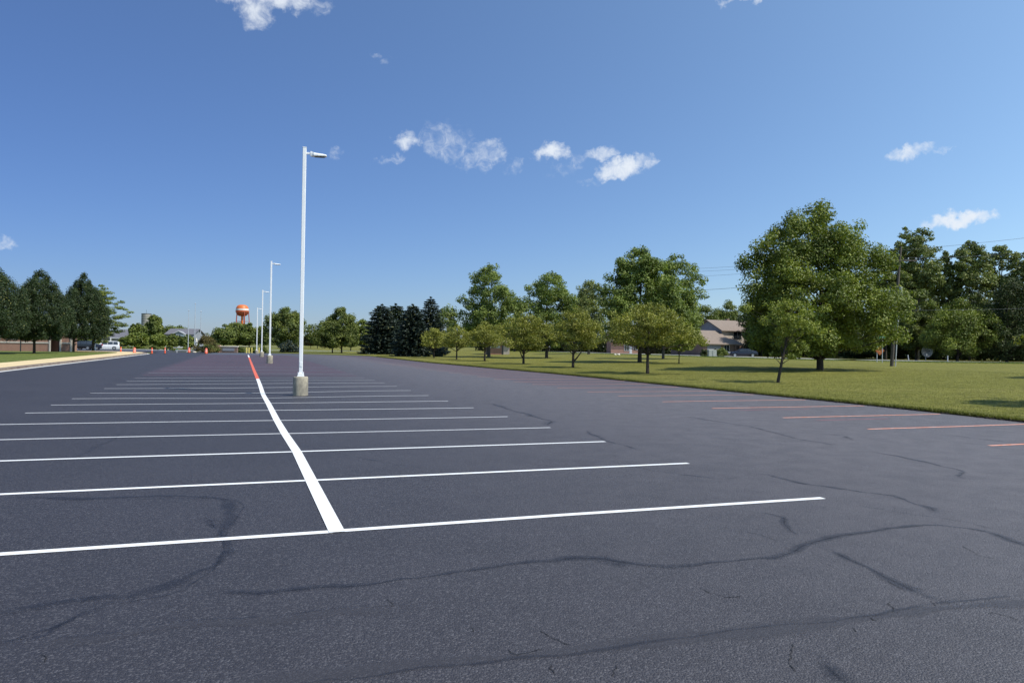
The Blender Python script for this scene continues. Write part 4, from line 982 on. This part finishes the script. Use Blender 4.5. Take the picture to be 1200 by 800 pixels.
# ------------------------------------------------------------------ vehicles
def car(label, loc, rz, paint, kind='suv'):
    o = thing('parked_car', label, 'car', loc, rz)
    if kind == 'suv': ST = [(-2.38, .78, .35, .62, .95, .75, .98), (-2.30, .88, .28, .70, 1.05, .78, 1.62), (-1.9, .94, .26, .72, 1.08, .74, 1.74), (-.6, .96, .26, .72, 1.06, .73, 1.78), (.55, .96, .26, .72, 1.04, .72, 1.72), (1.25, .95, .26, .70, 1.02, .78, 1.10), (2.0, .92, .28, .68, .96, .76, 1.00), (2.38, .80, .36, .62, .85, .66, .88)]
    else: ST = [(-2.3, .75, .38, .6, .85, .7, .90), (-2.2, .86, .28, .62, .95, .76, 1.02), (-1.5, .90, .24, .62, .95, .68, 1.14), (-.8, .91, .24, .62, .94, .62, 1.42), (.35, .91, .24, .62, .92, .62, 1.42), (1.15, .91, .24, .6, .90, .72, .98), (1.9, .88, .26, .6, .84, .72, .88), (2.28, .74, .36, .55, .72, .62, .76)]
    V = []
    for x, w, zb, zm, zbelt, wt, zt in ST:
        V += [(x, -w*.92, zb), (x, -w, zm), (x, -w*.97, zbelt), (x, -wt, zt), (x, wt, zt), (x, w*.97, zbelt), (x, w, zm), (x, w*.92, zb)]
    n = 8; F = [list(range(n)), list(range(len(V)-1, len(V)-n-1, -1))]
    for i in range(len(ST)-1):
        for k in range(n): j = (k+1) % n; F.append([i*n+j, i*n+k, i*n+n+k, i*n+n+j])
    mb = MB(); mb.add(V, F); body = mb.build('body', paint, o)
    suv = kind == 'suv'; top = 1.66 if suv else 1.36; bl = 1.10 if suv else .97
    for sy in (-1, 1):
        for (xa, xb, xta, xtb) in (((-2.1, -1.25, -2.0, -1.25), (-1.18, -.25, -1.18, -.25), (-.18, 1.05, -.18, .60)) if suv else ((-1.6, -.55, -.85, -.55), (-.48, .95, -.48, .40))):
            w0 = .955 if suv else .90; w1 = .755 if suv else .645
            mb = MB(); mb.add([(xa, sy*w0, bl), (xb, sy*w0, bl), (xtb, sy*(w1+.01), top), (xta, sy*(w1+.01), top)], [(0, 1, 2, 3) if sy < 0 else (3, 2, 1, 0)]); mb.build('side_window', GLASS, body)
        mb = MB(); mb.box(.75, sy*1.0-.09, bl-.02, .92, sy*1.0+.09, bl+.14, bev=.02); mb.build('mirror', paint, body)
        mb = MB(); mb.box(2.16, sy*.62-.16, .68, 2.385, sy*.62+.16, .82, bev=.02); mb.build('headlight', LAMPW, body)
        mb = MB(); mb.box(-2.385, sy*.70-.12, .85, -2.28, sy*.70+.12, 1.15, bev=.02); mb.build('tail_light', TAIL, body)
        for x in (-1.42, 1.42):
            R_ = .37 if suv else .33
            mb = MB(); mb.tube([(x, sy*.70, R_), (x, sy*.965, R_)], R_, 20, sm=True); ty = mb.build('tyre', GUARD, o)
            mb = MB(); mb.tube([(x, sy*.95, R_), (x, sy*.985, R_)], R_*.62, 14); mb.build('rim', CHROME, ty)
    zz = 1.14 if suv else 1.0
    mb = MB(); xs_ = (1.20, .60) if suv else (1.10, .42); mb.add([(xs_[0], -.70, zz), (xs_[0], .70, zz), (xs_[1], .62, top+.03), (xs_[1], -.62, top+.03)], [(0, 1, 2, 3)])
    for i, v in enumerate(list(mb.v)): mb.v[i] = (v[0]+.05, v[1], v[2]+.03)
    mb.build('windscreen', GLASS, body)
    mb = MB(); mb.box(-2.40, -.5, 1.15, -2.33, .5, 1.5); 
    if suv: mb.build('rear_window', GLASS, body)
    return o
def gp(px, Y): q = AT(px, 405, Y); return (q.x, Y, float(gz(q.x, Y)))
car('white sport utility vehicle parked side-on at the far left behind the sidewalk', gp(124.6, 150), rad(207), CARW)
car('dark parked car hidden under the pointed dark tree, nearest the white vehicle', gp(104, 146), rad(205), CARD, 'sedan')
car('dark parked car farthest left beside the brick building corner', gp(94, 142), rad(200), CARK, 'suv')
car('dark blue car parked before the tan-roofed house', gp(871, 124), rad(170), CARD, 'sedan')

# ------------------------------------------------------------------ houses
def gable_roof(mb, x0, x1, y0, y1, ze, zr, oh=.4, th=.18):       # ridge along x
    ym = (y0+y1)/2; sl = (zr-ze)/(ym-y0); yo0, yo1 = y0-oh, y1+oh; zo = ze-oh*sl
    poly = [(yo0, zo), (ym, zr), (yo1, zo), (yo1, zo+th), (ym, zr+th), (yo0, zo+th)]
    n = 6; V = [(x0-oh, y, z) for y, z in poly]+[(x1+oh, y, z) for y, z in poly]
    F = [(0, 1, 4, 5), (1, 2, 3, 4), (6, 11, 10, 7), (7, 10, 9, 8)]+[(i, n+i, n+(i+1) % n, (i+1) % n) for i in range(n)]
    mb.add(V, F)
def gable_wall(mb, x0, x1, y0, y1, zb, ze, zr):
    ym = (y0+y1)/2
    mb.add([(x0, y0, zb), (x1, y0, zb), (x1, y1, zb), (x0, y1, zb), (x0, y0, ze), (x1, y0, ze), (x1, y1, ze), (x0, y1, ze), (x0, ym, zr), (x1, ym, zr)],
           [(0, 1, 5, 4), (2, 3, 7, 6), (0, 4, 8, 7, 3), (1, 2, 6, 9, 5)])
def win(x, y, z, w, h, par, fm=SIDING_W, d=.05, cross=True):
    mb = MB(); mb.box(x, y-d*.3, z, x+w, y+.02, z+h); o = mb.build('window', GLASS, par); mb = MB(); t_ = .07
    for (a, b, c, e) in ((-t_, w+t_, -t_, 0), (-t_, w+t_, h, h+t_), (-t_, 0, 0, h), (w, w+t_, 0, h))+(((w/2-.02, w/2+.02, 0, h),) if cross else ()): mb.box(x+a, y-d, z+c, x+b, y-d*.3-.004, z+e)
    mb.build('frame', fm, o); return o
# two-storey tan house right of centre; origin = front-left corner of the tall block
HY = 139.; q = AT(846, 386.5, HY); hx = q.x; g = float(gz(hx, HY))
hz = lambda py: AT(846, py, HY).z-g
ho = thing('tan_house', 'two-storey tan house with brown shingle roofs beyond the road', 'house', (hx, HY, g), rad(27))
ze, zr = hz(386.6), hz(374.9)
mb = MB(); gable_wall(mb, 0, 11, 0, 7.6, hz(402.5), ze, zr-.05); mb.build('upper_wall', SIDING, ho)
mb = MB(); mb.add([(-.01, 0, ze-2.5), (-.01, 7.6, ze-2.5), (-.01, 7.6, ze), (-.01, 3.8, zr-.1), (-.01, 0, ze)], [(0, 4, 3, 2, 1)]); mb.build('gable_siding', SIDING_G, ho)
mb = MB(); mb.box(.0, .002, -.3, 11, 7.59, hz(402.6)); mb.build('lower_wall', BRICKD, ho)
mb = MB(); gable_roof(mb, 0, 11, 0, 7.6, ze, zr, .45, .16); mb.build('roof', SHINGLE_T, ho)
zle, zlr = hz(402.6), hz(388.4)
mb = MB(); gable_wall(mb, -7.5, -.02, -3.4, 5.5, -.3, zle, zlr-.1); mb.build('wing_wall', BRICKD, ho)
mb = MB(); gable_roof(mb, -7.5, -.5, -3.4, 5.5, zle, zlr, .45, .16); mb.build('wing_roof', SHINGLE_T, ho)
mb = MB(); mb.add([(-.02, -3.9, zle-.1), (1.8, -3.9, zle-.1), (1.8, 0, zle+1.3), (-.02, 0, zle+1.3), (-.02, -3.9, zle-.3), (1.8, -3.9, zle-.3), (1.8, 0, zle+1.1), (-.02, 0, zle+1.1)], [(0, 1, 2, 3), (7, 6, 5, 4), (0, 4, 5, 1), (1, 5, 6, 2), (3, 7, 4, 0)]); mb.build('porch_roof', SHINGLE_T, ho)
for x in (3.0, 4.0, 6.5, 8.5): win(x, 0, ze-1.55, .7, 1.25, ho, DARKM if x < 5 else SIDING_W, cross=False)
mb = MB(); mb.box(-6.6, -3.46, 0, -3.4, -3.42, 2.1); gd = mb.build('garage_door', SIDING_G, ho)
mb = MB()
for k in range(4): mb.box(-6.6, -3.475, .45+k*.45, -3.4, -3.462, .47+k*.45)
mb.build('panel_joint', DARKM, gd)
win(-2.6, -3.42, .9, 1.2, 1.1, ho)
mb = MB(); mb.box(-.3, -3.9, 0, -.05, -3.6, zle-.3); mb.build('porch_post', BRICKD, ho); mb = MB(); mb.box(1.5, -3.9, 0, 1.75, -3.6, zle-.3); mb.build('porch_post', BRICKD, ho)
mb = MB(); mb.box(5.2, 4.2, zr-1, 5.8, 4.8, zr+.5); mb.build('chimney', BRICKD, ho)
mb = MB(); mb.box(2.2, -.05, zle-.2, 10.9, -.012, zle+.1); mb.build('trim_board', SIDING_W, ho)
o = bush('pale grey-green clipped round shrub before the tan house', 846, 120, 838, 852, 406.4, L_AIRY, 201, 2600, .17); bush('dark shrub left of the pale utility box', 826.5, 121, 820, 832, 407.5, L_DEEP, 202, 1800, .18); bush('dark shrub between the utility box and the pale shrub', 838, 123, 832, 842, 408, L_DEEP, 203, 1500, .18)
o = thing('utility_box', 'pale square utility box between shrubs before the tan house', 'utility box', gp(834.5, 117)); mb = MB(); mb.box(-.62, -.4, .05, .62, .4, 1.15, bev=.04); b = mb.build('cabinet', plain('pale_green_metal', (.42, .44, .38), None, .5, 3), o)
mb = MB(); mb.box(-.02, -.42, .15, .02, -.402, 1.05); mb.build('door_seam', DARKM, b); mb = MB(); mb.box(-.7, -.5, -.05, .7, .5, .05); mb.build('pad', CONC, o)

def brick_house(label, xa, xb, Y, H, seed, doorx=None):
    A_ = AT(xa, 405, Y); B_ = AT(xb, 405, Y); w = B_.x-A_.x; g = float(gz(A_.x, Y)); o = thing('brick_house', label, 'house', (A_.x, Y, g))
    mb = MB(); gable_wall(mb, 0, w, 0, 7, -.3, H, H+1.7); mb.build('wall', BRICK, o); mb = MB(); gable_roof(mb, 0, w, 0, 7, H, H+1.7); mb.build('roof', SHINGLE_T, o); return o, w
o, w = brick_house('low red brick house half hidden behind the wide yellow-green lawn tree', 716, 749, 150, 2.5, 1)
win(w*.48, 0, .7, .9, 1.3, o); win(w*.8, 0, .9, .8, 1., o); mb = MB(); mb.box(w*.66, -.05, 0, w*.66+.5, -.01, 1.5); mb.build('door', SIDING_W, o)
o, w = brick_house('small red brick garage seen between small lawn trees, white door under the eave', 569, 597, 122, 1.9, 2)
mb = MB(); mb.box(w*.15, -.05, 1.15, w*.62, -.01, 1.85); mb.build('white_panel', SIDING_W, o)
for x in (.02, .68):
    mb = MB(); mb.box(w*x, -1.2, 0, w*x+.3, -.9, 2.0); mb.build('porch_post', DARKM, o)
mb = MB(); mb.box(w*.75, -.08, 0, w, -.006, 1.9); mb.build('stone_pier', SIDING, o)
# far left houses
Yh = 235.; q = AT(119, 405, Yh); g = float(gz(q.x, Yh)); w = (153-119)*Yh/FPX
zh = lambda py: AT(136, py, Yh).z-g
o = thing('grey_roofed_house', 'low house with grey hip roof and white porch posts behind the white vehicle', 'house', (q.x, Yh, g))
mb = MB(); mb.box(.3, .5, -.3, w-.3, 9, zh(395.6)); mb.build('wall', SIDING_G, o)
ez = zh(395.8); rz_ = zh(385.6); mb = MB(); mb.add([(0, -.5, ez), (w, -.5, ez), (w, 9.5, ez), (0, 9.5, ez), (w*.42, 4.5, rz_), (w*.72, 4.5, rz_)], [(0, 1, 5, 4), (1, 2, 5), (2, 3, 4, 5), (3, 0, 4), (3, 2, 1, 0)]); mb.build('roof', SHINGLE, o)
mb = MB(); mb.prism([(.6, ez), (w*.36, ez), (w*.18+.3, zh(391.0))], -1.4, 3.5); mb.build('porch_gable', SHINGLE, o)
for x in (.7, w*.36, w*.95): mb = MB(); mb.box(x, -1.3, 0, x+.28, -1.02, ez); mb.build('porch_post', SIDING_W, o)
for x in (2.2, 4.8, 7.0): win(x, .5, .8, 1., 1.3, o)
mb = MB(); mb.box(-.1, -.56, ez-.22, w+.1, -.51, ez-.01); mb.build('fascia', SIDING_W, o)
Yh = 205.; q = AT(194.5, 405, Yh); g = float(gz(q.x, Yh)); w = (226-194.5)*Yh/FPX; zh = lambda py: AT(210, py, Yh).z-g
o = thing('gabled_house', 'grey two-storey house with small white-trimmed front gable behind the flagpoles', 'house', (q.x, Yh, g))
mb = MB(); gable_wall(mb, 0, w, 0, 7, -.3, zh(391.5), zh(385.5)-.1); mb.build('wall', SIDING_G, o); mb = MB(); gable_roof(mb, 0, w, 0, 7, zh(391.5), zh(385.5)); mb.build('roof', SHINGLE, o)
gx = w*.52; mb = MB(); mb.prism([(gx-2.0, zh(391.8)), (gx+2.0, zh(391.8)), (gx, zh(387.8))], -.9, 3); mb.build('gable', SIDING_G, o)
mb = MB(); mb.prism([(gx-2.1, zh(391.8)), (gx-1.85, zh(391.8)), (gx, zh(388.2)), (gx+1.85, zh(391.8)), (gx+2.1, zh(391.8)), (gx, zh(387.3))], -1.1, -.91); mb.build('gable_trim', SIDING_W, o)
mb = MB(); mb.box(gx-1.8, -.85, 0, gx+1.8, .01, zh(391.8)); bay = mb.build('bay_wall', SIDING_W, o); win(gx-.5, -.86, zh(396.4), 1, .95, o)
for x in (1.0, 2.6, w-2.2): win(x, 0, zh(396.8), .9, .9, o); win(x, 0, zh(402), .9, 1., o)
mb = MB(); mb.box(-.1, -.5, zh(398.4), w+.1, -.02, zh(397.6)); mb.build('porch_roof', SIDING_W, o)
for x in (0, 3.0, w-.2): mb = MB(); mb.box(x, -.45, 0, x+.2, -.25, zh(398.5)); mb.build('porch_post', SIDING_W, o)
p = gp(230, 160); o = thing('monument', 'white pedestal monument left of the reddish shrub', 'monument', p); o.scale = (.62, .62, .85)
mb = MB(); mb.lathe([(.75, 0), (.75, .3), (.4, .5), (.35, 1.9), (.6, 2.1), (.5, 2.3)], 16); mb.build('pedestal', SIDING_W, o); mb = MB(); mb.lathe([(.3, 2.3), (.42, 2.5), (.2, 2.9), (.02, 3.1)], 14); mb.build('urn', STONE, o)
# masonry sign
p = gp(256.5, 119); o = thing('masonry_sign', 'low dark brick sign wall with pale stone cap right of the reddish shrub', 'sign', p)
mb = MB(); mb.box(.2, 0, -.1, 2.9, .5, .95); mb.build('brick_panel', BRICKD, o); mb = MB(); mb.box(-.1, -.06, .95, 3.0, .56, 1.08, bev=.02); mb.build('stone_cap', STONE, o)
mb = MB(); mb.box(-.35, -.08, -.1, .19, .58, 1.2); mb.build('pier', BRICK, o); mb = MB(); mb.box(.6, -.05, .3, 2.5, -.004, .75); mb.build('sign_face', SIDING_G, o)

# ------------------------------------------------------------------ utility pole, wires, signs, dish
b = Vector(G(1044.6, 429.8)); top = AT(1055.6, 289, b.y); lean = top-b
up_ = thing('utility_pole', 'tall leaning wooden utility pole at the right edge of the maple', 'utility pole', b)
mb = MB(); mb.tube([(0, 0, -.3), tuple(lean*.5), tuple(lean)], [.15, .125, .09], 12); mb.build('shaft', WOODP, up_)
ca_ = lean*.885; mb = MB(); mb.box(-.85, -.14, ca_.z-.06, .85+ca_.x*2, -.02, ca_.z+.06); arm = mb.build('crossarm', WOODP, up_)
for x in (-.72, -.1, .7+ca_.x, .8+ca_.x*2-.05):
    mb = MB(); mb.lathe([(.03, 0), (.06, .05), (.04, .1), (.055, .15), (.02, .19)], 8, (x, -.08, ca_.z+.06)); mb.build('insulator', GPOLE, arm)
mb = MB(); mb.tube([tuple(lean*.63+Vector((.25, -.1, -.35))), tuple(lean*.63+Vector((.25, -.1, .35)))], .17, 12); mb.build('transformer', GPOLE, up_)
mb = MB(); mb.tube([(.28, -.12, 0), tuple(lean*.2+Vector((.22, -.14, 0))), tuple(lean*.42+Vector((.19, -.14, 0)))], .045, 6); mb.build('conduit', GPOLE, up_)
def wire(label, p, q, sag, r_=.012):
    p = Vector(p); q = Vector(q); P = []
    for i in range(25): t = i/24; v = p.lerp(q, t); v.z -= sag*4*t*(1-t); P.append(v)
    mb = MB(); mb.tube(P, r_, 5); return tag(mb.build('power_line', WIREM), label, 'cable', 'overhead power lines')
T1 = b+lean*.97; A1 = b+ca_+Vector((-.72, -.08, .25)); A2 = b+ca_+Vector((.8, -.08, .25)); A3 = b+lean*.80
wire('upper power line crossing the sky left of the maple', T1, AT(742, 316, 118), .5); wire('second power line just under the upper one left of the maple', A1, AT(742, 324.5, 118), .6)
wire('third power line fanning off near the maple left side', A2, AT(742, 321, 118), .2); wire('lowest faint cable left of the maple above the house', A3, AT(742, 342, 118), .5, .02)
wire('upper power line running right over the wood', T1, AT(1290, 268, 60), .1); wire('lower power line running right over the wood', A2, AT(1290, 286, 60), .3)
wire('low communication cable in front of the right wood', b+lean*.47, AT(1290, 358, 60), .1, .010)
p = G(1033.8, 425.4); o = thing('street_sign', 'green street name sign on a pale post behind the maple twigs', 'sign', p)
mb = MB(); mb.tube([(0, 0, 0), (0, 0, 3.0)], .045, 8); mb.build('post', GPOLE, o); mb = MB(); mb.box(-.62, -.02, 2.75, .42, .02, 3.0, bev=.008); mb.build('name_blade', GREENS, o); mb = MB(); mb.box(-.02, -.4, 3.01, .02, .4, 3.24, bev=.008); mb.build('name_blade', GREENS, o)
p = G(1027.6, 424.6); o = thing('road_sign', 'orange diamond road sign below the green street sign', 'sign', p)
mb = MB(); mb.tube([(0, 0, 0), (0, 0, 2.0)], .05, 8); mb.build('post', GPOLE, o)
mb = MB(); mb.prism([(.3, .85), (.85, 1.4), (.3, 1.95), (-.25, 1.4)], -.075, -.055); mb.build('panel', ORANGS, o)
p = G(1082, 423.0); o = thing('satellite_dish', 'large pale mesh satellite dish facing the lawn before the dark wood', 'satellite dish', (p[0]*1.02, p[1]+1.5, p[2]), rad(5))
Rd = .88; mb = MB(); V = []; F = []
for i in range(7):
    r_ = Rd*i/6
    for k in range(24): a = 2*math.pi*k/24; V.append((r_*math.cos(a), .28*(r_/Rd)**2*-1, 1.45+r_*math.sin(a)))
for i in range(6):
    for k in range(24): j = (k+1) % 24; F.append((i*24+k, i*24+j, i*24+24+j, i*24+24+k))
mb.add(V, F, 0, True); d_ = mb.build('reflector', DISHM, o)
mb = MB()
for k in range(8): a = 2*math.pi*k/8; mb.tube([(0, -.015, 1.45), (Rd*.5*math.cos(a), -.085, 1.45+Rd*.5*math.sin(a)), (Rd*math.cos(a), -.30, 1.45+Rd*math.sin(a))], .018, 5)
mb.build('ribs', GPOLE, d_)
mb = MB(); mb.tube([(0, .05, 0), (0, .05, 1.5)], .06, 8); mb.build('mast', GPOLE, o)
mb = MB(); mb.tube([(0, -.05, 1.45), (0, -.75, 1.5)], .015, 5); mb.tube([(0, -.7, 1.5), (0, -.82, 1.51)], .06, 8); mb.build('feed_horn', DARKM, o)
for i, (x, y, lb) in enumerate([(1065, 423.6, 'pale leaning marker stub left of the satellite dish'), (1110.5, 424.6, 'thin grey fence post right of the satellite dish')]):
    o = thing('marker_post', lb, 'post', G(x, y)); mb = MB(); mb.tube([(0, 0, 0), (-.12 if i == 0 else 0, 0, .85)], .06, 6); mb.build('shaft', GPOLE, o); mb = MB(); mb.lathe([(.075, 0), (.075, .05)], 8, (-.12 if i == 0 else 0, 0, .85)); mb.build('cap', STONE, o)
r = random.Random(3)
for i, (x, y, lb) in enumerate([(723, 416.2, 'pair of white stones in the verge left of the brick house'), (644, 412.6, 'white mailbox beyond the medium green tree')]):
    if i == 0:
        mb = MB()
        for dx, q_ in ((-.3, .25), (.25, .3)): mb.lathe([(q_*.8, 0), (q_, q_*.4), (q_*.7, q_*.85), (.03, q_*.95)], 9, (dx, 0, 0))
        o = mb.build('stones', STONE); tag(o, lb, 'stones'); o.location = G(x, y)
    else:
        o = thing('mailbox', lb, 'mailbox', G(x, y)); mb = MB(); mb.box(-.05, -.05, 0, .05, .05, 1.0); mb.build('post', WOODP, o); mb = MB(); mb.prism([(-.16, 1.0), (.16, 1.0), (.16, 1.2), (.08, 1.32), (-.08, 1.32), (-.16, 1.2)], -.3, .3); mb.build('box', SIDING_W, o)
